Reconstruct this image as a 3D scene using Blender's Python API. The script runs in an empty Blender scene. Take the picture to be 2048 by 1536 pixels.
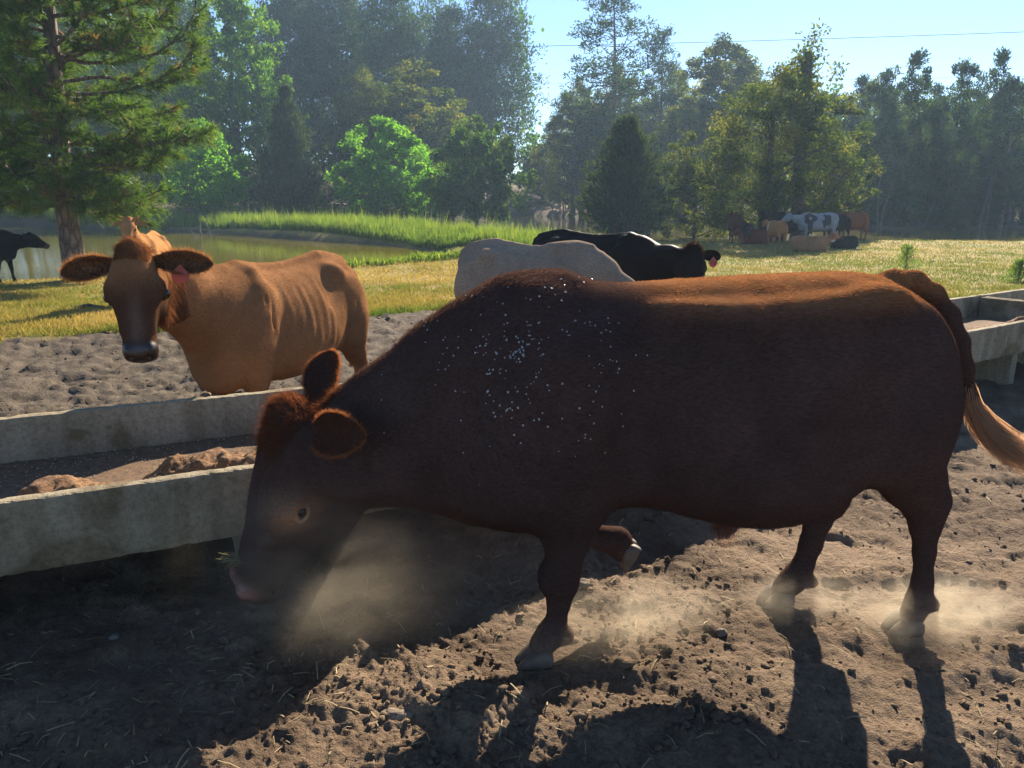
import bpy, bmesh, math, random
import numpy as np
from mathutils import Vector, Matrix

# ------------------------------------------------------------------ camera, light, exposure
scene = bpy.context.scene
COL = scene.collection
R = math.radians
PITCH = math.atan(368 / 1500.0)
CAM_H = 1.7
cam_data = bpy.data.cameras.new('camera')
cam = bpy.data.objects.new('camera', cam_data)
COL.objects.link(cam)
cam_data.sensor_fit = 'HORIZONTAL'
cam_data.sensor_width = 36.0
cam_data.lens = 36.0 * 1500 / 2048
cam_data.clip_start = 0.05
cam_data.clip_end = 2000
cam.location = (0, 0, CAM_H)
cam.rotation_euler = (math.pi / 2 - PITCH, 0, 0)
scene.camera = cam

SUN_AZ, SUN_EL = R(20.5), R(29)          # azimuth from +Y towards +X
world = bpy.data.worlds.new('World')
scene.world = world
world.use_nodes = True
wn = world.node_tree.nodes
sky = wn.new('ShaderNodeTexSky')
sky.sky_type = 'NISHITA'
sky.sun_disc = False
sky.sun_elevation = SUN_EL
sky.sun_rotation = SUN_AZ
sky.altitude = 100
sky.air_density = 0.85
sky.dust_density = 0.05
sky.ozone_density = 5.0
wn['Background'].inputs['Strength'].default_value = 0.05
world.node_tree.links.new(sky.outputs[0], wn['Background'].inputs['Color'])
sun_data = bpy.data.lights.new('sun', 'SUN')
sun_data.energy = 3.9
sun_data.angle = R(0.5)
sun_data.color = (1.0, 0.87, 0.70)
sun = bpy.data.objects.new('sun', sun_data)
COL.objects.link(sun)
sun_dir = Vector((math.cos(SUN_EL) * math.sin(SUN_AZ), math.cos(SUN_EL) * math.cos(SUN_AZ), math.sin(SUN_EL)))
sun.rotation_euler = sun_dir.to_track_quat('Z', 'Y').to_euler()
sun.location = (10, 25, 30)
scene.view_settings.view_transform = 'Standard'
scene.view_settings.look = 'None'
scene.view_settings.gamma = 1
scene.view_settings.exposure = 1.95
scene.render.engine = 'CYCLES'
cy = scene.cycles
cy.use_denoising = True
try:
    cy.denoiser = 'OPENIMAGEDENOISE'
    cy.denoising_prefilter = 'ACCURATE'
except Exception:
    pass
cy.max_bounces = 7
cy.diffuse_bounces = 3
cy.glossy_bounces = 3
cy.transmission_bounces = 5
cy.transparent_max_bounces = 8
cy.volume_bounces = 1
cy.volume_step_rate = 2.0
cy.sample_clamp_indirect = 6
cy.caustics_reflective = False
cy.caustics_refractive = False

# ------------------------------------------------------------------ helpers
rng = np.random.default_rng(7)
random.seed(7)

def ray(px, py):
    dx = (px - 1024) / 1500.0
    dy = (768 - py) / 1500.0
    return (dx, math.cos(PITCH) + dy * math.sin(PITCH), -math.sin(PITCH) + dy * math.cos(PITCH))

def at(px, py, y):
    """point at distance y seen in direction (px, py) of the photograph"""
    d = ray(px, py)
    t = y / d[1]
    return Vector((d[0] * t, y, CAM_H + d[2] * t))

def mesh_from(name, V, F, smooth=True):
    """V (n,3); F (m,3) or (m,4) or a list of such arrays"""
    me = bpy.data.meshes.new(name)
    V = np.asarray(V, np.float32)
    Fs = F if isinstance(F, list) else [F]
    Fs = [np.asarray(f, np.int32) for f in Fs if len(f)]
    me.vertices.add(len(V))
    me.vertices.foreach_set('co', V.ravel())
    nl = sum(f.size for f in Fs)
    npoly = sum(len(f) for f in Fs)
    me.loops.add(nl)
    me.loops.foreach_set('vertex_index', np.concatenate([f.ravel() for f in Fs]))
    me.polygons.add(npoly)
    tot = np.concatenate([np.full(len(f), f.shape[1], np.int32) for f in Fs])
    st = np.concatenate([[0], np.cumsum(tot)[:-1]]).astype(np.int32)
    me.polygons.foreach_set('loop_start', st)
    try:
        me.polygons.foreach_set('loop_total', tot)
    except Exception:
        pass
    me.polygons.foreach_set('use_smooth', np.full(npoly, smooth))
    me.update(calc_edges=True)
    return me

def vcol(me, name, arr):
    """float colour per vertex"""
    a = me.attributes.new(name, 'FLOAT_COLOR', 'POINT')
    arr = np.asarray(arr, np.float32)
    if arr.shape[1] == 3:
        arr = np.concatenate([arr, np.ones((len(arr), 1), np.float32)], 1)
    a.data.foreach_set('color', arr.ravel())

def vfloat(me, name, arr, domain='POINT'):
    a = me.attributes.new(name, 'FLOAT', domain)
    a.data.foreach_set('value', np.asarray(arr, np.float32))

def obj(name, me, material=None, parent=None, loc=None, rot=None):
    o = bpy.data.objects.new(name, me)
    COL.objects.link(o)
    if material is not None and me is not None:
        if not me.materials:
            me.materials.append(material)
    if parent is not None:
        o.parent = parent
    if loc is not None:
        o.location = loc
    if rot is not None:
        o.rotation_euler = rot
    return o

def tag(o, label, cat, group=None):
    o['label'] = label
    o['category'] = cat
    if group:
        o['group'] = group
    return o

def empty(name, loc=(0, 0, 0), rz=0.0):
    o = bpy.data.objects.new(name, None)
    o.empty_display_size = 0.2
    COL.objects.link(o)
    o.location = loc
    o.rotation_euler = (0, 0, rz)
    return o

def copy_tree(o, parent=None):
    c = o.copy()
    COL.objects.link(c)
    if parent is not None:
        c.parent = parent
    for ch in list(o.children):
        copy_tree(ch, c)
    return c

# ---- vectorised noise
def _hash(ix, iy, iz, seed):
    h = (ix.astype(np.int64) * 374761393 + iy.astype(np.int64) * 668265263 + iz.astype(np.int64) * 2147483647 + seed * 1274126177) & 0xFFFFFFFF
    h = ((h ^ (h >> 13)) * 1274126177) & 0xFFFFFFFF
    h = ((h ^ (h >> 16)) * 2246822519) & 0xFFFFFFFF
    return ((h ^ (h >> 15)) & 0xFFFFFF).astype(np.float64) / float(0xFFFFFF)

def vnoise2(x, y, seed=0):
    """value noise in -1..1"""
    x = np.asarray(x, float); y = np.asarray(y, float)
    ix = np.floor(x); iy = np.floor(y)
    fx = x - ix; fy = y - iy
    fx = fx * fx * fx * (fx * (fx * 6 - 15) + 10)
    fy = fy * fy * fy * (fy * (fy * 6 - 15) + 10)
    z = np.zeros_like(ix)
    a = _hash(ix, iy, z, seed); b = _hash(ix + 1, iy, z, seed)
    c = _hash(ix, iy + 1, z, seed); d = _hash(ix + 1, iy + 1, z, seed)
    return (a + (b - a) * fx + (c - a) * fy + (a - b - c + d) * fx * fy) * 2 - 1

def fbm2(x, y, octaves=4, seed=0, gain=0.5):
    s = 0; a = 1.0; t = 0
    for i in range(octaves):
        ca, sa = math.cos(i * 1.3), math.sin(i * 1.3)
        xx = (x * ca - y * sa) * 2 ** i; yy = (x * sa + y * ca) * 2 ** i
        s = s + a * vnoise2(xx + 17.3 * i, yy - 9.1 * i, seed + i)
        t += a; a *= gain
    return s / t

def vnoise3(p, seed=0):
    x, y, z = p[..., 0], p[..., 1], p[..., 2]
    ix = np.floor(x); iy = np.floor(y); iz = np.floor(z)
    f = [x - ix, y - iy, z - iz]
    f = [t * t * (3 - 2 * t) for t in f]
    r = 0
    for dx in (0, 1):
        for dy in (0, 1):
            for dz in (0, 1):
                w = (f[0] if dx else 1 - f[0]) * (f[1] if dy else 1 - f[1]) * (f[2] if dz else 1 - f[2])
                r = r + w * _hash(ix + dx, iy + dy, iz + dz, seed)
    return r * 2 - 1

def sstep(a, b, x):
    t = np.clip((np.asarray(x, float) - a) / (b - a), 0, 1)
    return t * t * (3 - 2 * t)

def sd_poly(x, y, poly):
    """signed distance to a closed polygon, negative inside"""
    x = np.asarray(x, float); y = np.asarray(y, float)
    d = np.full(x.shape, 1e9); inside = np.zeros(x.shape, bool)
    n = len(poly)
    for i in range(n):
        ax, ay = poly[i]; bx, by = poly[(i + 1) % n]
        ex, ey = bx - ax, by - ay
        t = np.clip(((x - ax) * ex + (y - ay) * ey) / (ex * ex + ey * ey), 0, 1)
        d = np.minimum(d, np.hypot(x - ax - ex * t, y - ay - ey * t))
        cond = ((ay > y) != (by > y))
        with np.errstate(divide='ignore', invalid='ignore'):
            xin = ex * (y - ay) / (ey if ey != 0 else 1e-9) + ax
        inside ^= cond & (x < xin)
    return np.where(inside, -d, d)

# ---- node helper
class NT:
    def __init__(self, name):
        self.m = bpy.data.materials.new(name)
        self.m.use_nodes = True
        self.t = self.m.node_tree
        self.t.nodes.clear()
        self.out = self.t.nodes.new('ShaderNodeOutputMaterial')
    def n(self, typ, props=None, **ins):
        nd = self.t.nodes.new('ShaderNode' + typ)
        for k, v in (props or {}).items():
            setattr(nd, k, v)
        for k, v in ins.items():
            key = int(k[1:]) if k[0] == '_' and k[1:].isdigit() else k.replace('_', ' ')
            self.set(nd.inputs[key], v)
        return nd
    def set(self, sock, v):
        if isinstance(v, bpy.types.NodeSocket):
            self.t.links.new(v, sock)
        elif isinstance(v, bpy.types.Node):
            self.t.links.new(v.outputs[0], sock)
        else:
            if isinstance(v, (tuple, list)) and len(v) == 3 and sock.type == 'RGBA':
                v = (*v, 1.0)
            sock.default_value = v
    def noise(self, scale, detail=4, rough=0.55, vec=None, dist=0.0):
        nd = self.n('TexNoise', Scale=scale, Detail=detail, Roughness=rough, Distortion=dist)
        if vec is not None:
            self.set(nd.inputs['Vector'], vec)
        return nd.outputs['Fac']
    def ramp(self, fac, stops):
        nd = self.n('ValToRGB', Fac=fac)
        el = nd.color_ramp.elements
        while len(el) < len(stops):
            el.new(0.5)
        for e, (p, c) in zip(el, stops):
            e.position = p
            e.color = (*c, 1) if len(c) == 3 else c
        return nd.outputs['Color']
    def mix(self, fac, a, b, blend='MIX'):
        nd = self.n('Mix', {'data_type': 'RGBA', 'blend_type': blend})
        self.set(nd.inputs[0], fac); self.set(nd.inputs[6], a); self.set(nd.inputs[7], b)
        return nd.outputs[2]
    def math(self, op, a, b=0.0):
        nd = self.n('Math', {'operation': op})
        self.set(nd.inputs[0], a); self.set(nd.inputs[1], b)
        return nd.outputs[0]
    def objco(self):
        return self.n('TexCoord').outputs['Object']
    def mapping(self, vec, scale=(1, 1, 1), rot=(0, 0, 0)):
        nd = self.n('Mapping', Scale=scale, Rotation=rot)
        self.set(nd.inputs['Vector'], vec)
        return nd.outputs[0]
    def attr(self, name):
        return self.n('Attribute', {'attribute_name': name})
    def bump(self, h, strength=0.5, dist=0.01):
        nd = self.n('Bump', Strength=strength, Distance=dist)
        self.set(nd.inputs['Height'], h)
        return nd.outputs[0]
    def done(self, shader, volume=None):
        if shader is not None:
            self.t.links.new(shader.outputs[0] if isinstance(shader, bpy.types.Node) else shader, self.out.inputs['Surface'])
        return self.m

def principled(nt, **k):
    return nt.n('BsdfPrincipled', **k)

def simple(name, col, rough=0.7, var=0.15, scale=20, bump=0.0, bscale=60, spec=0.3):
    t = NT(name)
    co = t.objco()
    n = t.noise(scale, 5, 0.6, co)
    lo = tuple(c * (1 - var) for c in col); hi = tuple(min(1, c * (1 + var)) for c in col)
    c = t.ramp(n, [(0.25, lo), (0.75, hi)])
    p = principled(t, Base_Color=c, Roughness=rough)
    p.inputs['Specular IOR Level'].default_value = spec
    if bump:
        t.set(p.inputs['Normal'], t.bump(t.noise(bscale, 5, 0.6, co), bump, 0.01))
    return t.done(p)

def foliage_mat(name, stops, trans=0.45, tcol=None, gloss=0.06):
    """leaf: diffuse + light through the blade; 'tone' per face gives the hue of each leaf"""
    t = NT(name)
    a = t.attr('tone')
    c = t.ramp(a.outputs['Fac'], stops)
    tc = t.mix(1.0, c, tcol if tcol else (1.25, 1.35, 0.6), 'MULTIPLY')
    d = t.n('BsdfDiffuse', Color=c)
    tr = t.n('BsdfTranslucent', Color=tc)
    m1 = t.n('MixShader', _0=trans, _1=d, _2=tr)
    if gloss:
        g = t.n('BsdfGlossy', Color=(0.9, 0.95, 1.0), Roughness=0.38)
        m1 = t.n('MixShader', _0=gloss, _1=m1, _2=g)
    return t.done(m1)
# ------------------------------------------------------------------ terrain
WATER_Z = -0.5
POND_NEAR = [(-1.6, 30.0), (-2.7, 26.2), (-4.6, 23.9), (-8.6, 21), (-12.3, 20.3), (-13.6, 19.6), (-20, 18.7), (-40, 18),
             (-70, 25), (-60, 62), (-39, 64), (-29, 58), (-20.0, 51), (-10.2, 41.5), (-5, 36)]
POND_FAR = [(0.5, 42), (4, 40.5), (11.2, 39.6), (18, 40), (26.5, 39), (45, 38.5), (70, 40), (70, 62), (40, 60), (30, 58), (24, 66),
            (16, 85), (9, 104), (-2, 108), (-9, 95), (-10, 75), (-4, 60), (-1, 50)]

def pond_sd(x, y):
    w = 0.5 * fbm2(np.asarray(x) * 0.45, np.asarray(y) * 0.45, 3, 91)
    return np.minimum(sd_poly(x, y, POND_NEAR), sd_poly(x, y, POND_FAR)) + w

def dirt_edge(x):
    """distance at which the bare lot gives way to pasture"""
    x = np.asarray(x, float)
    base = np.where(x < -1, 12.8 + 0.7 * (x + 1), 12.8 + 0.12 * (x + 1))
    return base + 0.55 * fbm2(x * 0.7, x * 0 + 3.1, 4, 5)

def land(x, y):
    """large shape of the ground"""
    x = np.asarray(x, float); y = np.asarray(y, float)
    z = -0.32 * sstep(8.5, 18, y)
    z = z + 0.10 * fbm2(x * 0.12, y * 0.12, 3, 31) * sstep(9, 20, y)
    z = z + 0.2 * sstep(36, 44, y) * sstep(3, 0, x) * sstep(60, 50, y)
    z = z + 6.5 * sstep(95, 160, y) + 3.0 * sstep(52, 90, y) * sstep(-14, -40, x)
    sd = pond_sd(x, y)
    z = z - (z + 0.95) * sstep(0.9, -1.3, sd)
    return z

_hr = np.random.default_rng(11)
HOOF = [(_hr.uniform(-4.5, 6), 1.4 + 8.5 * _hr.random() ** 1.5, _hr.uniform(0, 3.14), _hr.uniform(0.05, 0.09), _hr.uniform(0.006, 0.02)) for _ in range(420)]
FEET = [(0.1, 2.57, 0.2), (1.62, 2.79, 0.2), (1.2, 2.96, 0.2)]

def dirt_relief(x, y):
    """churned, hoof-trodden surface of the lot"""
    wx = x + 0.05 * vnoise2(x * 4, y * 4, 3); wy = y + 0.05 * vnoise2(x * 4 + 9, y * 4, 4)
    h = 0.040 * fbm2(wx * 1.3, wy * 1.3, 3, 41)
    n = fbm2(wx * 6.5, wy * 6.5, 3, 51)
    h = h + 0.028 * np.sign(n) * np.abs(n) ** 0.9
    tr = vnoise2(wx * 2.1 + 3, wy * 5.5, 91)
    h = h - 0.016 * sstep(0.2, 0.8, tr)
    r = 1 - np.abs(fbm2(wx * 13, wy * 13, 3, 61)) * 2.4
    rough = 0.30 + 1.0 * sstep(-0.35, 0.45, fbm2(x * 1.2, y * 1.2, 3, 77))
    h = h + 0.007 * r * rough
    c = fbm2(x * 34, y * 34, 2, 71)
    h = h + 0.017 * np.maximum(c, 0.0) * rough + 0.006 * vnoise2(x * 75, y * 75, 81) + 0.004 * np.abs(fbm2(x * 50, y * 50, 2, 83)) * rough
    for hx, hy, ha, hr, hd in HOOF:
        m = (np.abs(x - hx) < 0.3) & (np.abs(y - hy) < 0.3)
        if not m.any():
            continue
        dx = x[m] - hx; dy = y[m] - hy
        u = (dx * math.cos(ha) + dy * math.sin(ha)) / (hr * 1.25); v = (-dx * math.sin(ha) + dy * math.cos(ha)) / hr
        q = np.sqrt(u * u + v * v) + 0.25 * vnoise2(x[m] * 22, y[m] * 22, 7)
        h[m] += -hd * sstep(1.15, 0.65, q) + 0.35 * hd * np.exp(-((q - 1.35) / 0.28) ** 2)
    return h

def ground_z(x, y):
    x = np.atleast_1d(np.asarray(x, float)); y = np.atleast_1d(np.asarray(y, float))
    z = land(x, y)
    e = dirt_edge(x)
    d = sstep(1.0, -0.6, y - e) * (y > -6)
    near = d > 0
    if near.any():
        rel = dirt_relief(x[near], y[near])
        back = sstep(0.4, 1.6, y[near] - (4.9 + 0.55 * x[near]))
        rel = rel * (1 + 0.5 * back) + back * (0.028 * fbm2(x[near] * 3.2, y[near] * 3.2, 3, 95) - 0.02 * np.abs(fbm2(x[near] * 6, y[near] * 6, 2, 96)))
        z[near] += rel * d[near]
    z += 0.03 * (1 - d) * fbm2(x * 1.1, y * 1.1, 3, 15) * (y < 60)
    for fx, fy, fr in FEET:
        w = sstep(fr, fr * 0.5, np.hypot(x - fx, y - fy))
        z = z * (1 - w) - 0.002 * w
    return z

def gz(x, y):
    return float(ground_z([x], [y])[0])

def build_ground():
    rr = np.concatenate([np.geomspace(0.25, 1.25, 14)[:-1], np.geomspace(1.25, 6.0, 350)[:-1], np.geomspace(6.0, 16.0, 130)[:-1], np.geomspace(16, 120, 90)[:-1], np.geomspace(120, 330, 12)])
    fine = np.linspace(R(-44), R(44), 430)
    coarse = np.linspace(R(44), R(316), 42)[1:-1]
    ph = np.concatenate([fine, coarse])
    nr, nc = len(rr), len(ph)
    RR, PH = np.meshgrid(rr, ph, indexing='ij')
    X = (RR * np.sin(PH)).ravel(); Y = (RR * np.cos(PH)).ravel()
    Z = ground_z(X, Y)
    V = np.stack([X, Y, Z], 1)
    i = np.arange(nr - 1)[:, None] * nc; j = np.arange(nc)[None, :]; jn = (j + 1) % nc
    F = np.stack([i + j, i + jn, i + nc + jn, i + nc + j], -1).reshape(-1, 4)
    # centre fan
    c = len(V); V = np.concatenate([V, [[0, 0, float(Z[:nc].mean())]]])
    jj = np.arange(nc)
    F3 = np.stack([jj, np.full(nc, c), (jj + 1) % nc], 1)
    F3 = F3[:, ::-1]
    me = mesh_from('ground', V, [F[:, ::-1], F3[:, ::-1]])
    x, y = V[:, 0], V[:, 1]
    e = dirt_edge(x)
    g = sstep(-0.25, 0.5, y - e + 0.35 * fbm2(x * 3, y * 3, 3, 8))
    sd = pond_sd(x, y)
    mud = sstep(0.8, 0.0, sd) * (y > 10)
    shade_litter = sstep(52, 62, y + 3 * fbm2(x * .1, y * .1, 2, 2))
    vfloat(me, 'grass', g)
    vfloat(me, 'manure', sstep(0.2, 2.2, y - (4.7 + 0.5 * x) + 0.8 * fbm2(x * 0.9, y * 0.9, 3, 33)))
    vfloat(me, 'mud', mud)
    vfloat(me, 'litter', shade_litter)
    return me

def ground_material():
    t = NT('ground')
    co = t.n('NewGeometry').outputs['Position']
    n1 = t.noise(2.2, 6, 0.6, co)
    n2 = t.noise(38, 6, 0.65, co)
    n3 = t.noise(150, 3, 0.6, co)
    dirt = t.ramp(n1, [(0.3, (0.140, 0.098, 0.066)), (0.7, (0.255, 0.188, 0.128))])
    dirt = t.mix(0.55, dirt, t.ramp(n2, [(0.3, (0.55, 0.52, 0.5)), (0.7, (1.3, 1.28, 1.22))]), 'MULTIPLY')
    dirt = t.mix(0.5, dirt, t.ramp(n3, [(0.3, (0.6, 0.6, 0.6)), (0.65, (1.35, 1.33, 1.3))]), 'MULTIPLY')
    damp = t.ramp(t.noise(0.9, 5, 0.6, co, 0.6), [(0.42, (0.62, 0.60, 0.60)), (0.60, (1.06, 1.05, 1.03))])
    dirt = t.mix(0.8, dirt, damp, 'MULTIPLY')
    dung = t.ramp(t.noise(5.0, 6, 0.7, co), [(0.35, (0.055, 0.045, 0.034)), (0.7, (0.165, 0.135, 0.10))])
    dung = t.mix(0.6, dung, t.ramp(n2, [(0.3, (0.5, 0.5, 0.5)), (0.7, (1.4, 1.38, 1.3))]), 'MULTIPLY')
    dirt = t.mix(t.math('MULTIPLY', t.attr('manure').outputs['Fac'], 0.85), dirt, dung)
    g1 = t.noise(0.5, 5, 0.65, co)
    g2 = t.noise(9, 5, 0.7, co)
    past = t.ramp(g1, [(0.34, (0.36, 0.24, 0.085)), (0.52, (0.30, 0.235, 0.075)), (0.70, (0.14, 0.185, 0.04))])
    past = t.mix(0.75, past, t.ramp(g2, [(0.3, (0.5, 0.5, 0.45)), (0.7, (1.4, 1.35, 1.2))]), 'MULTIPLY')
    lit = t.ramp(t.noise(0.35, 5, 0.6, co), [(0.35, (0.035, 0.028, 0.018)), (0.65, (0.20, 0.13, 0.075))])
    c = t.mix(t.attr('grass').outputs['Fac'], dirt, past)
    c = t.mix(t.attr('litter').outputs['Fac'], c, lit)
    c = t.mix(t.attr('mud').outputs['Fac'], c, (0.055, 0.045, 0.025))
    p = principled(t, Base_Color=c, Roughness=0.95)
    p.inputs['Specular IOR Level'].default_value = 0.15
    b = t.math('ADD', t.math('MULTIPLY', n2, 0.7), t.math('MULTIPLY', n3, 0.3))
    t.set(p.inputs['Normal'], t.bump(b, 1.0, 0.03))
    return t.done(p)

ground = obj('ground', build_ground(), ground_material())
ground['kind'] = 'structure'

def water_material():
    t = NT('pond_water')
    co = t.n('NewGeometry').outputs['Position']
    n = t.noise(0.25, 4, 0.6, co)
    c = t.ramp(n, [(0.3, (0.10, 0.085, 0.007)), (0.7, (0.16, 0.135, 0.012))])
    p = principled(t, Base_Color=c, Roughness=0.06, IOR=1.33)
    r = t.noise(5.0, 3, 0.6, t.mapping(co, (1.0, 0.35, 1.0)))
    t.set(p.inputs['Normal'], t.bump(r, 0.10, 0.05))
    return t.done(p)

WATER_MAT = water_material()
def build_water(name, poly):
    xs = [p[0] for p in poly]; ys = [p[1] for p in poly]
    bm = bmesh.new()
    # polygon grown a little under its banks
    cx, cyy = sum(xs) / len(xs), sum(ys) / len(ys)
    P = np.array(poly)
    d = P - np.array([cx, cyy]); L = np.linalg.norm(d, axis=1, keepdims=True)
    Q = P + d / L * 1.3
    vs = [bm.verts.new((q[0], q[1], WATER_Z)) for q in Q]
    f = bm.faces.new(vs)
    if f.normal.z < 0:
        bmesh.ops.reverse_faces(bm, faces=[f])
    bmesh.ops.triangulate(bm, faces=bm.faces[:])
    me = bpy.data.meshes.new(name); bm.to_mesh(me); bm.free()
    me.materials.append(WATER_MAT)
    o = obj(name, me); o['kind'] = 'structure'
    return o
build_water('near_pond_water', POND_NEAR)
build_water('far_pond_water', POND_FAR)
# ------------------------------------------------------------------ concrete feed troughs
def concrete_material():
    t = NT('weathered_concrete')
    co = t.objco()
    n1 = t.noise(3.0, 5, 0.6, co); n2 = t.noise(45, 5, 0.7, co); n3 = t.noise(160, 2, 0.5, co)
    c = t.ramp(n1, [(0.3, (0.255, 0.212, 0.142)), (0.7, (0.39, 0.335, 0.235))])
    c = t.mix(0.6, c, t.ramp(n2, [(0.32, (0.5, 0.48, 0.44)), (0.6, (1.15, 1.15, 1.12))]), 'MULTIPLY')
    spots = t.ramp(n3, [(0.26, (0.25, 0.24, 0.2)), (0.36, (1, 1, 1))])
    c = t.mix(0.8, c, spots, 'MULTIPLY')
    # soaked, stained patches
    stain = t.ramp(t.noise(1.6, 4, 0.5, co, 0.4), [(0.56, (1, 1, 1)), (0.64, (0.45, 0.40, 0.30))])
    c = t.mix(0.75, c, stain, 'MULTIPLY')
    drip = t.ramp(t.noise(9, 4, 0.6, t.mapping(co, (1.0, 1.0, 0.12))), [(0.40, (0.62, 0.58, 0.50)), (0.62, (1.08, 1.07, 1.05))])
    c = t.mix(0.6, c, drip, 'MULTIPLY')
    lichen = t.ramp(t.noise(7, 2, 0.4, co), [(0.69, (0, 0, 0)), (0.73, (1, 1, 1))])
    c = t.mix(t.math('MULTIPLY', lichen, 0.55), c, (0.10, 0.075, 0.02))
    p = principled(t, Base_Color=c, Roughness=0.92)
    p.inputs['Specular IOR Level'].default_value = 0.2
    b = t.math('ADD', n2, t.math('MULTIPLY', n3, 0.6))
    t.set(p.inputs['Normal'], t.bump(b, 0.55, 0.012))
    return t.done(p)

CONC = concrete_material()

def slab(size, cell=0.03, chip=0.006, seed=0, loc=(0, 0, 0), shear=0.0):
    """a cast slab: subdivided box with slightly uneven faces and chipped edges; shear leans its top along y"""
    sx, sy, sz = size
    def axis(L):
        n = max(2, int(round(L / cell)) + 1)
        return np.linspace(-L / 2, L / 2, n)
    ax, ay, az = axis(sx), axis(sy), axis(sz)
    V = []; F = []
    def face(U, W, fn, flip):
        base = sum(len(v) for v in V)
        uu, ww = np.meshgrid(U, W, indexing='ij')
        V.append(fn(uu, ww).reshape(-1, 3))
        n, m = uu.shape
        i = (np.arange(n - 1)[:, None] * m + np.arange(m - 1)[None, :]).ravel() + base
        q = np.stack([i, i + 1, i + m + 1, i + m], 1)
        F.append(q[:, ::-1] if flip else q)
    S = np.stack
    face(ax, ay, lambda u, w: S([u, w, u * 0 + sz / 2], -1), True)
    face(ax, ay, lambda u, w: S([u, w, u * 0 - sz / 2], -1), False)
    face(ax, az, lambda u, w: S([u, u * 0 - sy / 2, w], -1), True)
    face(ax, az, lambda u, w: S([u, u * 0 + sy / 2, w], -1), False)
    face(ay, az, lambda u, w: S([u * 0 + sx / 2, u, w], -1), True)
    face(ay, az, lambda u, w: S([u * 0 - sx / 2, u, w], -1), False)
    V = np.concatenate(V); F = np.concatenate(F)
    # rounded / chipped edges: shrink where two or more coordinates are near the border
    half = np.array([sx, sy, sz]) / 2
    e = half - np.abs(V)
    srt = np.sort(e, 1)
    edge = np.exp(-srt[:, 1] / 0.012)
    nz = vnoise3(V * 19 + seed * 3.1, 3) * 0.45 + vnoise3(V * 47 + seed, 4) * 0.55
    chipw = edge * (0.35 + 1.3 * np.maximum(nz, 0)) * chip
    inward = -V / (np.abs(V) + 1e-6) * (e < 0.012)
    V = V + inward * chipw[:, None]
    V = V + 0.0022 * np.stack([vnoise3(V * 9 + s * 7.7 + seed, 5) for s in range(3)], 1)
    V[:, 1] += shear * (V[:, 2] / sz + 0.5)
    V = V + np.array(loc)
    return V, F

def slab_obj(name, parent, *a, **k):
    V, F = slab(*a, **k)
    # weld the seams
    key = np.round(V, 4)
    me = mesh_from(name, V, F, smooth=False)
    bm = bmesh.new(); bm.from_mesh(me)
    bmesh.ops.remove_doubles(bm, verts=bm.verts[:], dist=0.0015)
    bm.to_mesh(me); bm.free()
    return obj(name, me, CONC, parent)

TROUGH_TOP = 0.63
def drain_hole(parent, x, y, z, rx, rz):
    bm = bmesh.new()
    vs = [bm.verts.new((x + rx * math.cos(a) * (1 + 0.18 * math.sin(3 * a)), y, z + rz * math.sin(a) * (1 + 0.15 * math.cos(2 * a)))) for a in np.linspace(0, 2 * np.pi, 18, endpoint=False)]
    f = bm.faces.new(vs)
    r_ = bmesh.ops.extrude_face_region(bm, geom=[f])
    for v in r_['geom']:
        if isinstance(v, bmesh.types.BMVert):
            v.co.y -= 0.004
    bmesh.ops.recalc_face_normals(bm, faces=bm.faces[:])
    me = bpy.data.meshes.new('drain_hole'); bm.to_mesh(me); bm.free()
    return obj('drain_hole', me, simple('dark_hole', (0.012, 0.011, 0.01), 0.9), parent)

def build_trough(origin, ang, L, width, label, legs, seed, top=TROUGH_TOP, wall_h=0.30, cell=0.03):
    """origin: ground point under the outer front corner, length runs along +x, width along +y"""
    root = empty('feed_trough', (origin[0], origin[1], 0), ang)
    tag(root, label, 'feed trough', 'concrete feed troughs in line')
    bot = top - wall_h
    th = 0.065
    slab_obj('side_wall', root, (L, th, wall_h), cell=cell * 0.6, chip=0.0075, seed=seed, loc=(L / 2, th / 2, bot + wall_h / 2), shear=-0.02)
    slab_obj('side_wall', root, (L, th, wall_h), cell=cell, chip=0.0075, seed=seed + 1, loc=(L / 2, width - th / 2, bot + wall_h / 2), shear=0.02)
    slab_obj('floor_slab', root, (L - 2 * th - 0.01, width - 2 * th - 0.004, 0.055), cell=0.08, seed=seed + 2, loc=(L / 2, width / 2, bot + 0.0325))
    slab_obj('end_wall', root, (th, width - 2 * th - 0.004, wall_h - 0.012), cell=cell, chip=0.012, seed=seed + 3, loc=(th / 2 + 0.002, width / 2, bot + wall_h / 2 - 0.006))
    slab_obj('end_wall', root, (th, width - 2 * th - 0.004, wall_h - 0.012), cell=cell, chip=0.012, seed=seed + 4, loc=(L - th / 2 - 0.002, width / 2, bot + wall_h / 2 - 0.006))
    for s in legs:
        slab_obj('support_leg', root, (0.11, width - 0.10, bot + 0.05), cell=0.05, chip=0.012, seed=seed + 5, loc=(s, width / 2, (bot - 0.004 - 0.054) / 2 - 0.0))
    return root

A_ANG, B_ANG = R(25), R(33.6)
a_d = (math.cos(A_ANG), math.sin(A_ANG)); b_d = (math.cos(B_ANG), math.sin(B_ANG))
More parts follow.
